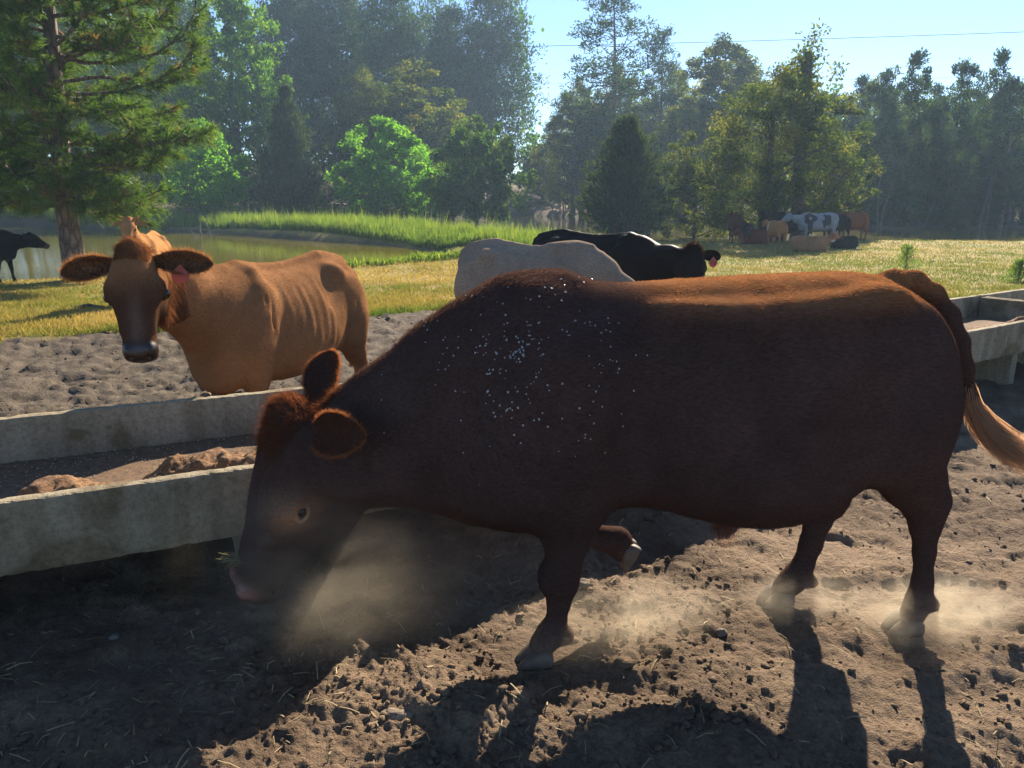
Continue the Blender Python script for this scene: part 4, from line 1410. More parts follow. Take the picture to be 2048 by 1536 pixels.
# ---- coat and hair
def coat_material(name, rough=0.62, bump=0.35, scale=1.0, sleek=0.0):
    t = NT(name)
    a = t.attr('coat')
    co = t.objco()
    n1 = t.noise(6 * scale, 6, 0.65, co); n2 = t.noise(210 * scale, 3, 0.7, t.mapping(co, (0.18, 1, 0.6)))
    c = t.mix(0.5, a.outputs['Color'], t.ramp(n1, [(0.3, (0.6, 0.6, 0.6)), (0.7, (1.3, 1.3, 1.3))]), 'MULTIPLY')
    c = t.mix(0.7, c, t.ramp(n2, [(0.3, (0.5, 0.5, 0.5)), (0.7, (1.45, 1.45, 1.45))]), 'MULTIPLY')
    p = principled(t, Base_Color=c, Roughness=rough)
    wet = t.attr('wet').outputs['Fac']
    t.set(p.inputs['Specular IOR Level'], t.math('ADD', t.math('MULTIPLY', wet, 0.5), sleek))
    t.set(p.inputs['Roughness'], t.math('SUBTRACT', rough, t.math('MULTIPLY', wet, 0.3)))
    p.inputs['Sheen Weight'].default_value = 0.0
    p.inputs['Sheen Roughness'].default_value = 0.4
    h = t.math('ADD', t.math('MULTIPLY', n2, 0.6), t.math('MULTIPLY', n1, 0.4))
    t.set(p.inputs['Normal'], t.bump(h, bump, 0.012))
    return t.done(p)

def hair_material(name):
    t = NT(name)
    a = t.attr('hair_colour')
    d = t.n('BsdfDiffuse', Color=a.outputs['Color'])
    tr = t.n('BsdfTranslucent', Color=t.mix(1.0, a.outputs['Color'], (1.5, 1.25, 1.0), 'MULTIPLY'))
    m = t.n('MixShader', _0=0.45, _1=d, _2=tr)
    g = t.n('BsdfGlossy', Color=(1.0, 0.72, 0.48), Roughness=0.45)
    m = t.n('MixShader', _0=0.005, _1=m, _2=g)
    return t.done(m)
HAIR = hair_material('coat_hair')
DARK_EYE = (lambda t: t.done(principled(t, Base_Color=(0.008, 0.005, 0.004), Roughness=0.12)))(NT('wet_eye'))
HORN = simple('hoof_horn', (0.11, 0.085, 0.065), 0.6, 0.35, 18, 0.3)

def strands(name, root, direc, length, colour, width, parent, r, npts=4, curl=0.0, droop=0.0, taper=0.15):
    """hair as narrow tapering blades ending in a point; root (n,3), direc (n,3)"""
    n = len(root)
    side = np.cross(direc, r.normal(size=(n, 3))); side /= np.linalg.norm(side, axis=1, keepdims=True) + 1e-9
    bend = r.normal(size=(n, 3)) * curl
    V = []
    for i in range(npts):
        t = i / (npts - 1)
        p = root + direc * (length * t)[:, None] + bend * (length * t * t)[:, None] - np.array([0, 0, 1.0]) * (droop * length * t * t)[:, None]
        if i == npts - 1:
            V.append(p); break
        w = (width * (1 - (1 - taper) * t))[:, None] * side * 0.5
        V += [p - w, p + w]
    k = 2 * npts - 1
    V = np.stack(V, 1)
    b = np.arange(n) * k
    Fq = [np.stack([b + 2 * i, b + 2 * i + 1, b + 2 * i + 3, b + 2 * i + 2], 1) for i in range(npts - 2)]
    Ft = np.stack([b + k - 3, b + k - 2, b + k - 1], 1)
    me = mesh_from(name, V.reshape(-1, 3), ([np.concatenate(Fq)] if Fq else []) + [Ft])
    vcol(me, 'hair_colour', np.repeat(colour, k, 0))
    o = obj(name, me, HAIR, parent)
    return o

def sample_surface(V, F, density, r, mask=None):
    tri = np.concatenate([F[:, [0, 1, 2]], F[:, [0, 2, 3]]]) if F.shape[1] == 4 else F
    a, b, c = V[tri[:, 0]], V[tri[:, 1]], V[tri[:, 2]]
    cr = np.cross(b - a, c - a); ar = np.linalg.norm(cr, axis=1) * 0.5
    w = ar.copy()
    if mask is not None:
        w = w * mask((a + b + c) / 3)
    n = int(w.sum() * density)
    t = r.choice(len(tri), n, p=w / w.sum())
    u, v = r.random(n), r.random(n)
    fl = u + v > 1; u[fl] = 1 - u[fl]; v[fl] = 1 - v[fl]
    P = a[t] + u[:, None] * (b - a)[t] + v[:, None] * (c - a)[t]
    N = cr[t] / (np.linalg.norm(cr[t], axis=1, keepdims=True) + 1e-12)
    return P, N

def coat_hair(name, V, F, parent, density, colour_fn, r, length=0.012, lay=(1, 0, -0.35), stand=0.35, width=0.0011, mask=None, length_fn=None, curl=0.25):
    P, N = sample_surface(V, F, density, r, mask)
    L = np.array(lay, float) if not callable(lay) else lay(P)
    L = L - N * (N * L).sum(-1, keepdims=True)
    L /= np.linalg.norm(L, axis=1, keepdims=True) + 1e-9
    n = len(P)
    D = L + stand * N + 0.22 * r.normal(size=(n, 3))
    D /= np.linalg.norm(D, axis=1, keepdims=True)
    ln = (length_fn(P) if length_fn else np.full(n, length)) * r.uniform(0.6, 1.35, n)
    return strands(name, P - N * 0.001, D, ln, colour_fn(P) * r.uniform(0.55, 1.4, (n, 1)), np.full(n, width), parent, r, 2, 0.0)
# ------------------------------------------------------------------ the bull
BULL_TH = R(8); BULL_O = (0.04, 2.72)
def build_bull():
    r = np.random.default_rng(21)
    b = Body()
    U = [-0.72, -0.60, -0.45, -0.30, -0.19, -0.08, 0.03, 0.14, 0.25, 0.36, 0.50, 0.67, 0.87, 1.07, 1.25, 1.38, 1.47, 1.535, 1.585, 1.62, 1.64]
    T = [0.965, 1.05, 1.152, 1.285, 1.355, 1.402, 1.424, 1.430, 1.415, 1.404, 1.405, 1.413, 1.422, 1.428, 1.432, 1.410, 1.365, 1.295, 1.205, 1.11, 1.0]
    Bt = [0.68, 0.630, 0.603, 0.580, 0.55, 0.515, 0.505, 0.52, 0.55, 0.565, 0.55, 0.50, 0.458, 0.472, 0.565, 0.68, 0.76, 0.79, 0.82, 0.86, 0.93]
    W = [0.15, 0.175, 0.205, 0.25, 0.285, 0.315, 0.335, 0.345, 0.345, 0.345, 0.36, 0.385, 0.395, 0.385, 0.35, 0.33, 0.31, 0.275, 0.225, 0.16, 0.06]
    b.loft(U, T, Bt, W, n=2.5, taper=0.13, k=0.03)
    b.noise = 0.004
    # crest, shoulder, hump, rump masses
    b.limb([(-0.62, 0, 0.95), (-0.35, 0, 1.14), (-0.05, 0, 1.30), (0.12, 0, 1.33)], [0.08, 0.10, 0.105, 0.095], 0.10, squash=1.0)
    for s in (-1, 1):
        b.ball((0.10, s * 0.27, 0.92), (0.20, 0.105, 0.33), 0.12, rot=('Y', 0.18))
        b.ball((-0.10, s * 0.20, 0.78), (0.16, 0.12, 0.20), 0.10)
        b.limb([(0.04, s * 0.13, 1.33), (0.16, s * 0.29, 0.98), (0.02, s * 0.27, 0.74)], [0.07, 0.075, 0.09], 0.08)
        b.ball((1.42, s * 0.22, 0.98), (0.19, 0.12, 0.34), 0.10, rot=('Y', -0.10))
        b.ball((1.27, s * 0.23, 1.355), (0.085, 0.065, 0.05), 0.08)        # hip bone
        b.ball((1.545, s * 0.10, 1.195), (0.06, 0.06, 0.06), 0.07)           # pin bone
        b.ball((1.17, s * 0.395, 0.86), (0.13, 0.045, 0.22), 0.12, 's', rot=('Y', 0.35))   # flank hollow
        b.ball((0.36, s * 0.385, 0.98), (0.06, 0.035, 0.30), 0.09, 's', rot=('Y', 0.12))   # behind the shoulder
        b.limb([(0.45, s * 0.23, 1.31), (0.75, s * 0.27, 1.29), (1.15, s * 0.25, 1.32)], [0.05, 0.065, 0.06], 0.07)     # loin
    b.ball((-0.05, 0, 0.57), (0.22, 0.10, 0.085), 0.09)                      # brisket
    b.limb([(-0.58, 0, 0.645), (-0.35, 0, 0.60), (-0.08, 0, 0.54)], [0.04, 0.05, 0.06], 0.06, squash=0.7)   # dewlap
    b.limb([(0.62, 0, 0.53), (0.85, 0, 0.465)], [0.05, 0.035], 0.06)          # sheath
    # near fore leg
    b.limb([(0.14, -0.215, 0.80), (0.145, -0.225, 0.62), (0.130, -0.220, 0.50), (0.116, -0.216, 0.37), (0.113, -0.214, 0.32), (0.108, -0.212, 0.245), (0.098, -0.212, 0.165), (0.078, -0.212, 0.115), (0.045, -0.214, 0.07)],
           [0.150, 0.118, 0.078, 0.066, 0.064, 0.043, 0.036, 0.050, 0.050], 0.06, squash=0.9, own=0.02)
    b.ball((0.06, -0.212, 0.345), (0.03, 0.05, 0.05), 0.04)
    b.ball((0.135, -0.212, 0.10), (0.03, 0.045, 0.03), 0.03)
    # far fore leg, lifted and folded at the knee
    b.limb([(0.14, 0.20, 0.82), (0.12, 0.21, 0.66), (0.09, 0.20, 0.53), (0.085, 0.20, 0.44)], [0.15, 0.12, 0.085, 0.073], 0.07, squash=0.9, own=0.03)
    b.limb([(0.085, 0.20, 0.44), (0.13, 0.195, 0.385), (0.25, 0.185, 0.335), (0.38, 0.18, 0.295), (0.440, 0.18, 0.280), (0.470, 0.18, 0.235)], [0.07, 0.066, 0.048, 0.047, 0.060, 0.052], 0.03, squash=0.9, own=0.03)
    # near hind leg
    b.limb([(1.42, -0.20, 0.92), (1.435, -0.20, 0.76), (1.50, -0.19, 0.65), (1.575, -0.185, 0.54), (1.590, -0.185, 0.45), (1.600, -0.19, 0.33), (1.606, -0.195, 0.20), (1.600, -0.20, 0.125), (1.575, -0.205, 0.07)],
           [0.185, 0.155, 0.118, 0.083, 0.060, 0.043, 0.038, 0.050, 0.052], 0.06, squash=0.85, own=0.025)
    b.limb([(1.60, -0.19, 0.68), (1.632, -0.185, 0.555), (1.625, -0.185, 0.50)], [0.028, 0.028, 0.025], 0.05)
    b.ball((1.655, -0.20, 0.105), (0.025, 0.04, 0.03), 0.03)
    # far hind leg, stepping forward
    b.limb([(1.40, 0.17, 0.92), (1.39, 0.17, 0.76), (1.37, 0.15, 0.58), (1.345, 0.13, 0.46), (1.315, 0.115, 0.36), (1.285, 0.10, 0.25), (1.245, 0.085, 0.155), (1.205, 0.075, 0.10), (1.165, 0.07, 0.065)],
           [0.21, 0.165, 0.118, 0.083, 0.060, 0.047, 0.044, 0.054, 0.052], 0.06, squash=0.85, own=0.025)
    b.limb([(1.47, 0.14, 0.55), (1.425, 0.13, 0.43), (1.41, 0.13, 0.38)], [0.035, 0.03, 0.028], 0.05)
    b.ball((1.285, 0.075, 0.085), (0.03, 0.04, 0.028), 0.03)
    # tail
    tail = [(1.36, 0, 1.365), (1.45, 0, 1.388), (1.54, -0.005, 1.385), (1.625, -0.01, 1.338), (1.70, -0.015, 1.26), (1.755, -0.02, 1.15), (1.80, -0.025, 1.04), (1.838, -0.03, 0.93), (1.875, -0.03, 0.845)]
    b.limb(tail, [0.042, 0.044, 0.042, 0.040, 0.037, 0.036, 0.031, 0.024, 0.014], 0.02, own=0.03)
    # scrotum
    b.limb([(1.29, 0.0, 0.66), (1.255, -0.02, 0.56), (1.235, -0.03, 0.495)], [0.050, 0.062, 0.050], 0.05, squash=0.9)
    # head
    X = Vector((-0.371, 0.0, -0.928)).normalized()
    Z0 = Vector((-0.928, 0, 0.371)); rho = R(24)
    Zv = Z0 * math.cos(rho) + Vector((0, -1, 0)) * math.sin(rho)
    M = frame((-0.845, 0.015, 0.945), X, Zv)
    add_head(b, M)
    b.limb([mpt(M, (0.16, 0, -0.20)), (-0.60, 0, 0.80), (-0.40, 0, 0.86)], [0.15, 0.18, 0.22], 0.09, squash=0.9)
    hb = np.array([mpt(M, p) for p in [(x, y, z) for x in (-0.12, 0.80) for y in (-0.2, 0.2) for z in (-0.42, 0.10)]])
    lo = hb.min(0) - 0.02; hi = hb.max(0) + 0.02
    hi[0] = -0.60
    V, F = two_res_mesh(b, 0.0125, [(lo, hi)], 0.0075)
    nskin = len(V)
    # ears
    Yh = np.array(M.col[1][:3]); Zh = np.array(M.col[2][:3]); Xh = np.array(M.col[0][:3])
    near_s = 1 if Yh[1] < 0 else -1
    ears = []
    for base, axis, op, L, W in (((-0.725, -0.165, 0.925), (0.68, -0.70, 0.13), (-0.55, -0.75, 0.30), 0.26, 0.085),
                                 ((-0.735, 0.10, 0.955), (0.02, 0.72, 0.66), (-0.35, -0.62, 0.62), 0.27, 0.085)):
        ears.append(ear_sheet(base, axis, op, L, W, cup=0.7, th=0.010))
    off = len(V)
    allV, allF = [V], [F]
    for ev, ef in ears:
        allV.append(ev); allF.append(ef + off); off += len(ev)
    V = np.concatenate(allV); F = np.concatenate(allF)
    # colour of the coat: deep red brown, painted sunlit back, paler eye ring, pinkish nostril, dusty pasterns
    Mi = np.array(M.inverted())
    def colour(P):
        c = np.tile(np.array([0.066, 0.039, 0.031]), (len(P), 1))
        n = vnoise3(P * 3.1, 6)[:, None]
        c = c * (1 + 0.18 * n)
        back = sstep(1.28, 1.41, P[:, 2]) * sstep(0.3, 0.55, P[:, 0])  # sunlit tone along the top of the back, put into the coat colour
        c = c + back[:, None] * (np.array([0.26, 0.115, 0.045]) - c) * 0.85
        q = P @ Mi[:3, :3].T + Mi[:3, 3]
        eye = np.exp(-(((q[:, 0] - 0.315) / 0.055) ** 2 + ((q[:, 2] + 0.095) / 0.045) ** 2)) * (np.abs(q[:, 1]) > 0.08) * (P[:, 0] < -0.6)
        ring = np.exp(-(((q[:, 0] - 0.325) / 0.075) ** 2 + ((q[:, 2] + 0.075) / 0.07) ** 2)) * (np.abs(q[:, 1]) > 0.06) * (P[:, 0] < -0.6)
        c = c + np.clip(ring, 0, 1)[:, None] * (np.array([0.52, 0.29, 0.15]) - c) * 0.8
        mz = sstep(0.55, 0.64, q[:, 0]) * (P[:, 0] < -0.75)
        c = c + mz[:, None] * (np.array([0.035, 0.018, 0.012]) - c) * 0.8
        nos = np.exp(-(((q[:, 0] - 0.700) / 0.032) ** 2 + ((q[:, 2] + 0.02) / 0.045) ** 2)) * (P[:, 0] < -0.75)
        c = c + nos[:, None] * (np.array([0.40, 0.20, 0.15]) - c) * 0.8
        hole = np.exp(-(((q[:, 0] - 0.735) / 0.025) ** 2 + ((q[:, 2] + 0.045) / 0.02) ** 2)) * (np.abs(q[:, 1]) > 0.03) * (P[:, 0] < -0.75)
        c = c + np.clip(hole, 0, 1)[:, None] * (np.array([0.006, 0.004, 0.004]) - c) * 0.95
        dust = sstep(0.20, 0.02, P[:, 2]) * (P[:, 0] > -0.5)
        c = c + dust[:, None] * (np.array([0.17, 0.12, 0.085]) - c) * 0.6
        return c
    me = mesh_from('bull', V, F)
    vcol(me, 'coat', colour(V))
    qv = V @ Mi[:3, :3].T + Mi[:3, 3]
    vfloat(me, 'wet', sstep(0.64, 0.69, qv[:, 0]) * (V[:, 0] < -0.8))
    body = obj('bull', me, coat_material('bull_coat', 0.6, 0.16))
    body.matrix_world = Matrix.Translation((BULL_O[0], BULL_O[1], 0)) @ Matrix.Rotation(BULL_TH, 4, 'Z')
    tag(body, 'huge dark red-brown bull walking with lowered head in front of the feed trough', 'bull')
    # eyes
    for s in (1, -1):
        e = obj('eye', sphere_mesh('eye', 0.020), DARK_EYE, body, loc=mpt(M, (0.305, s * 0.150, -0.095)))
    # hooves
    hm = hoof_mesh()
    for p, rz, tilt in (((0.018, -0.214, -0.004), 0.05, 0), ((1.535, -0.206, -0.004), -0.05, 0), ((1.125, 0.068, -0.004), 0.1, 0)):
        obj('hoof', hm, HORN, body, loc=p, rot=(0, 0, rz))
    obj('hoof', hm, HORN, body, loc=(0.508, 0.18, 0.205), rot=(0, R(-62), 0.0))
    # hair: short coat, woolly poll, ear fringes with painted rim light, tail switch, sheath tuft
    Vb, Fb = V[:nskin], F[(F < nskin).all(1)]
    def lay(P):
        d = np.tile(np.array([1.0, 0, -0.45]), (len(P), 1))
        leg = (P[:, 2] < 0.5)[:, None]
        d = np.where(leg, np.array([0.25, 0, -1.0]), d)
        hd = (P[:, 0] < -0.72)[:, None]
        d = np.where(hd, Xh + 0.35 * np.array([0.9, 0, 0.3]), d)
        tl = ((P[:, 0] > 1.5) & (np.abs(P[:, 1]) < 0.08))[:, None]
        return np.where(tl, np.array([0.6, 0, -0.8]), d)
    def llen(P):
        crest = np.exp(-(P[:, 1] / 0.13) ** 2) * sstep(0.35, -0.1, P[:, 0]) * sstep(0.9, 1.1, P[:, 2])
        return 0.011 + 0.014 * crest + 0.005 * vnoise3(P * 6, 2)
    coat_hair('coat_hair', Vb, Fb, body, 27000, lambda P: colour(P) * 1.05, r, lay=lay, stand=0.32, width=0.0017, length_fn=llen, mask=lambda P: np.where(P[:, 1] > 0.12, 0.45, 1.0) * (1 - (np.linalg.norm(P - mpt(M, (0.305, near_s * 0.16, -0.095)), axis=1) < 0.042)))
    # poll wool
    def pm(P):
        q = P @ Mi[:3, :3].T + Mi[:3, 3]
        return (sstep(0.19, 0.08, q[:, 0] + 0.02 * np.sin(q[:, 1] * 60)) * sstep(-0.20, -0.06, q[:, 2]) * (np.abs(q[:, 1]) < 0.12) * (P[:, 0] < -0.66)) + 0.0
    P, N = sample_surface(Vb, Fb, 80000, r, pm)
    n = len(P)
    lockn = np.stack([vnoise3(P * 22 + 31 * k, 40 + k) for k in range(3)], 1)
    D = 0.55 * N + 0.45 * Xh + 0.20 * Zh + 0.75 * lockn + 0.15 * r.normal(size=(n, 3))
    D /= np.linalg.norm(D, axis=1, keepdims=True)
    strands('poll_wool', P, D, r.uniform(0.010, 0.027, n), np.tile(np.array([0.15, 0.055, 0.024]), (n, 1)) * r.uniform(0.7, 1.3, (n, 1)), np.full(n, 0.0016), body, r, 4, 0.7, 0.2)
    # ear fringe
    E = np.concatenate([e[0] for e in ears]); EF = np.concatenate([ears[0][1], ears[1][1] + len(ears[0][0])])
    P, N = sample_surface(E, EF, 90000, r)
    n = len(P)
    D = N * 0.7 + 0.4 * r.normal(size=(n, 3)); D /= np.linalg.norm(D, axis=1, keepdims=True)
    strands('ear_hair', P, D, r.uniform(0.006, 0.018, n), np.tile(np.array([0.16, 0.055, 0.022]), (n, 1)) * r.uniform(0.6, 1.4, (n, 1)), np.full(n, 0.0011), body, r, 3, 0.3)
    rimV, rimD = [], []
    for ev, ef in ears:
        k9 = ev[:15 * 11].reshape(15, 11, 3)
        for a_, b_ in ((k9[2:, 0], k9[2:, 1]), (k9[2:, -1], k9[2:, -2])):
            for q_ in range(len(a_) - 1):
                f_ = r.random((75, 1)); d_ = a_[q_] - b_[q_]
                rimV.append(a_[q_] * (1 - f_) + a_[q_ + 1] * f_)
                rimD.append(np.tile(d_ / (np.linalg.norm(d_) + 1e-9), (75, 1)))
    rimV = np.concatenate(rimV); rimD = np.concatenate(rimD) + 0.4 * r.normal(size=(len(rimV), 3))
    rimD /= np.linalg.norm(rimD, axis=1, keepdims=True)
    strands('ear_fringe', rimV, rimD, r.uniform(0.006, 0.020, len(rimV)), np.tile(np.array([0.34, 0.14, 0.055]), (len(rimV), 1)) * r.uniform(0.5, 1.3, (len(rimV), 1)), np.full(len(rimV), 0.0015), body, r, 3, 0.3)  # paler strands: sunlit ear rim painted into the hair colour
    # tail switch
    sw = np.array([(1.815, -0.028, 1.0), (1.85, -0.03, 0.885), (1.92, -0.03, 0.80), (2.02, -0.03, 0.72), (2.14, -0.03, 0.655), (2.28, -0.02, 0.60)])
    n = 3000
    t0 = r.uniform(0, 0.55, n); ln = r.uniform(0.35, 1.0, n)
    npts = 7
    off3 = r.normal(size=(n, 3)); off3 /= np.linalg.norm(off3, axis=1, keepdims=True); off3 *= (r.random(n) ** 0.5)[:, None]
    side = r.normal(size=(n, 3)); side /= np.linalg.norm(side, axis=1, keepdims=True)
    VV = []
    seg = np.linspace(0, 1, len(sw))
    for i in range(npts):
        f = i / (npts - 1)
        t = np.minimum(t0 + f * ln * 0.62, 1.05)
        c = np.stack([np.interp(t, seg, sw[:, k]) for k in range(3)], 1)
        rad = np.interp(t, [0, 0.2, 0.5, 0.8, 1.05], [0.022, 0.040, 0.066, 0.08, 0.09])
        p = c + off3 * rad[:, None] + 0.012 * f * f * side + np.array([0, 0, -0.02]) * (f * f)
        w = 0.0012 * (1 - 0.8 * f)
        VV += [p - side * w, p + side * w]
    VV = np.stack(VV, 1)
    bs = np.arange(n) * (2 * npts)
    FF = np.concatenate([np.stack([bs + 2 * i, bs + 2 * i + 1, bs + 2 * i + 3, bs + 2 * i + 2], 1) for i in range(npts - 1)])
    tm = mesh_from('tail_switch', VV.reshape(-1, 3), FF)
    c0 = np.array([0.42, 0.29, 0.19]) * r.uniform(0.6, 1.3, (n, 1))
    vcol(tm, 'hair_colour', np.repeat(c0, 2 * npts, 0))
    obj('tail_switch', tm, HAIR, body)
    # tuft below the belly
    n = 240
    root = np.array([0.83, 0, 0.45]) + r.normal(size=(n, 3)) * np.array([0.03, 0.012, 0.006])
    D = np.array([0.02, 0, -1.0]) + 0.12 * r.normal(size=(n, 3)); D /= np.linalg.norm(D, axis=1, keepdims=True)
    strands('belly_tuft', root, D, r.uniform(0.06, 0.16, n), np.tile(np.array([0.14, 0.05, 0.02]), (n, 1)) * r.uniform(0.6, 1.3, (n, 1)), np.full(n, 0.0016), body, r, 5, 0.15)
    return body, V, F, nskin
bull, BULL_V, BULL_F, BULL_N = build_bull()
# ------------------------------------------------------------------ the herd
def cow_body(head=(1.28, 0.0, 1.38), face=(0.75, 0.0, -0.66), face_up=(0.66, 0, 0.75), pose='stand', bony=0.5, hump=0.0, head_scale=0.72,
             fine=True, horns=0, step=0.0, belly=0.0, neck=1.0):
    """a cow in its own frame: x forward, z up, hooves at z = 0, 1.33 m tall"""
    b = Body()
    lie = pose == 'lie'
    b.noise = 0.0045 if fine else 0.0
    dz = -0.56 if lie else 0.0
    X = [-0.86, -0.83, -0.74, -0.60, -0.45, -0.25, 0.0, 0.22, 0.40, 0.55, 0.68, 0.78]
    T = [1.12, 1.20, 1.275, 1.315, 1.315, 1.285, 1.265, 1.275, 1.305, 1.295, 1.23, 1.12]
    Bo = [0.98, 0.86, 0.74, 0.66, 0.60, 0.545, 0.51, 0.52, 0.545, 0.575, 0.64, 0.76]
    W = [0.05, 0.12, 0.20, 0.245, 0.265, 0.305, 0.32, 0.29, 0.235, 0.20, 0.165, 0.09]
    wide = 1.12 if lie else 1.0
    def rib(P):
        z = P[..., 2] - dz
        w = sstep(-0.30, -0.16, P[..., 0]) * sstep(0.30, 0.2, P[..., 0]) * sstep(0.62, 0.80, z) * sstep(1.22, 1.10, z)
        return 0.0036 * bony * w * (0.7 + 0.5 * np.sin(P[..., 0] * 31)) * np.cos(2 * np.pi * (P[..., 0] + 0.22 * (z - 0.9) + 0.012 * np.sin(z * 9)) / 0.085)
    b.loft(X, [v + dz for v in T], [v + dz - belly for v in Bo], [w * wide for w in W], n=2.2, taper=0.26, k=0.03, ripple=rib)
    for s in (-1, 1):
        b.ball((0.46, s * 0.185, 0.95 + dz), (0.13, 0.075, 0.27), 0.08, rot=('Y', -0.18))               # shoulder
        b.limb([(0.40, s * 0.09, 1.27 + dz), (0.47, s * 0.19, 1.0 + dz), (0.60, s * 0.18, 0.80 + dz)], [0.04, 0.045, 0.06], 0.06)
        b.ball((-0.62, s * 0.185, 0.90 + dz), (0.18, 0.095, 0.27), 0.09, rot=('Y', 0.2))                # thigh
        b.ball((-0.43, s * 0.18, 1.21 + dz), (0.075, 0.05, 0.05), 0.10)                              # hook bone
        b.ball((-0.795, s * 0.085, 1.12 + dz), (0.05, 0.045, 0.05), 0.08)                                # pin bone
        if bony:
            b.ball((-0.28, s * 0.325, 1.10 + dz), (0.085, 0.045 * bony + 0.02, 0.12), 0.09, 's', rot=('Y', -0.35))  # hunger hollow
            b.ball((-0.63, s * 0.185, 1.255 + dz), (0.085, 0.05 * bony, 0.05), 0.07, 's')
            b.ball((0.30, s * 0.30, 0.98 + dz), (0.04, 0.03, 0.24), 0.06, 's', rot=('Y', -0.15))
    b.limb([(-0.80, 0, 1.27 + dz), (-0.45, 0, 1.325 + dz), (0.0, 0, 1.275 + dz), (0.42, 0, 1.305 + dz)], [0.03, 0.03, 0.028, 0.035], 0.05)
    if bony > 0.9:                                                       # loose skin folds on the neck and behind the shoulder
        for s in (-1, 1):
            for i in range(6):
                x = 0.42 + 0.055 * i
                b.limb([(x - 0.02, s * (0.245 - 0.012 * i), 1.13 + dz), (x + 0.015, s * (0.255 - 0.010 * i), 0.98 + dz), (x, s * (0.235 - 0.012 * i), 0.80 + dz), (x + 0.05, s * 0.15, 0.66 + dz)], [0.004, 0.009, 0.010, 0.006], 0.022, op='s')
            b.limb([(-0.56, s * 0.30, 0.98), (-0.47, s * 0.30, 0.80), (-0.44, s * 0.26, 0.66)], [0.01, 0.016, 0.012], 0.04, op='s')
    if hump:
        b.ball((0.36, 0, 1.30 + dz), (0.17, 0.085, hump), 0.10)
    b.ball((0.66, 0, 0.70 + dz), (0.13, 0.10 * neck * neck, 0.13 * neck), 0.09)                                              # brisket
    # head and neck
    Xf = Vector(face).normalized(); Zf = Vector(face_up)
    M = frame(head, Xf, Zf) @ Matrix.Scale(head_scale, 4)
    add_head(b, M, fine, jaw=0.92, slim=1.0, widths=COW_W)
    occ = mpt(M, (0.12, 0, -0.20))
    n0 = np.array([0.50, 0, 1.02 + dz]); n1 = np.array([0.66, 0, 1.02 + dz])
    mid = (n1 + occ) / 2 + np.array([0, 0, 0.01])
    b.limb([n0, n1, mid, occ], [0.22 * (0.5 + 0.5 * neck), 0.205 * neck, 0.155 * neck, 0.115], 0.10, squash=0.66, own=0.05, sdir=(0, 1, 0))
    b.limb([(0.62, 0, 0.78 + dz), mid - np.array([0.02, 0, 0.14]), mpt(M, (0.22, 0, -0.30))], [0.06, 0.04, 0.03], 0.07)   # dewlap
    if horns:
        for s in (-1, 1):
            b.limb([mpt(M, (-0.02, s * 0.10, -0.04)), mpt(M, (-0.05, s * 0.19, -0.02)), mpt(M, (-0.10, s * 0.22, 0.01))], [0.028, 0.02, 0.008], 0.015)
    # legs
    if not lie:
        for s in (-1, 1):
            fs = step * s
            b.limb([(0.47, s * 0.155, 0.78), (0.48 + 0.3 * fs, s * 0.15, 0.60), (0.47 + 0.6 * fs, s * 0.145, 0.42), (0.47 + 0.75 * fs, s * 0.14, 0.36), (0.455 + fs, s * 0.14, 0.15), (0.47 + fs, s * 0.14, 0.09), (0.49 + fs, s * 0.14, 0.035)],
                   [0.105, 0.078, 0.054, 0.052, 0.034, 0.043, 0.048], 0.06, own=0.02)
            hs = -step * s
            b.limb([(-0.60, s * 0.155, 0.85), (-0.60 + 0.3 * hs, s * 0.16, 0.70), (-0.68 + 0.5 * hs, s * 0.155, 0.55), (-0.745 + 0.7 * hs, s * 0.15, 0.46), (-0.735 + 0.9 * hs, s * 0.145, 0.33), (-0.715 + hs, s * 0.14, 0.14), (-0.70 + hs, s * 0.14, 0.09), (-0.68 + hs, s * 0.14, 0.035)],
                   [0.155, 0.125, 0.082, 0.056, 0.044, 0.036, 0.043, 0.048], 0.06, own=0.03)
            b.ball((-0.785 + 0.7 * hs, s * 0.15, 0.475), (0.022, 0.025, 0.045), 0.03)
        b.limb([(-0.845, 0, 1.22), (-0.895, 0, 1.10), (-0.905, 0, 0.85), (-0.895, 0.01, 0.58), (-0.89, 0.015, 0.42)], [0.035, 0.028, 0.022, 0.025, 0.035], 0.03)
        b.ball((-0.40, 0, 0.575), (0.13, 0.10, 0.075), 0.07)
    else:
        for s in (-1, 1):
            b.limb([(0.48, s * 0.20, 0.20), (0.70, s * 0.21, 0.10), (0.46, s * 0.20, 0.055)], [0.085, 0.055, 0.04], 0.06)
            b.limb([(-0.55, s * 0.24, 0.24), (-0.28, s * 0.31, 0.15), (-0.52, s * 0.33, 0.06), (-0.30, s * 0.34, 0.045)], [0.15, 0.085, 0.05, 0.04], 0.07)
        b.limb([(-0.84, 0, 0.64), (-0.92, 0, 0.45), (-0.92, 0.06, 0.15)], [0.035, 0.026, 0.03], 0.03)
    return b, M

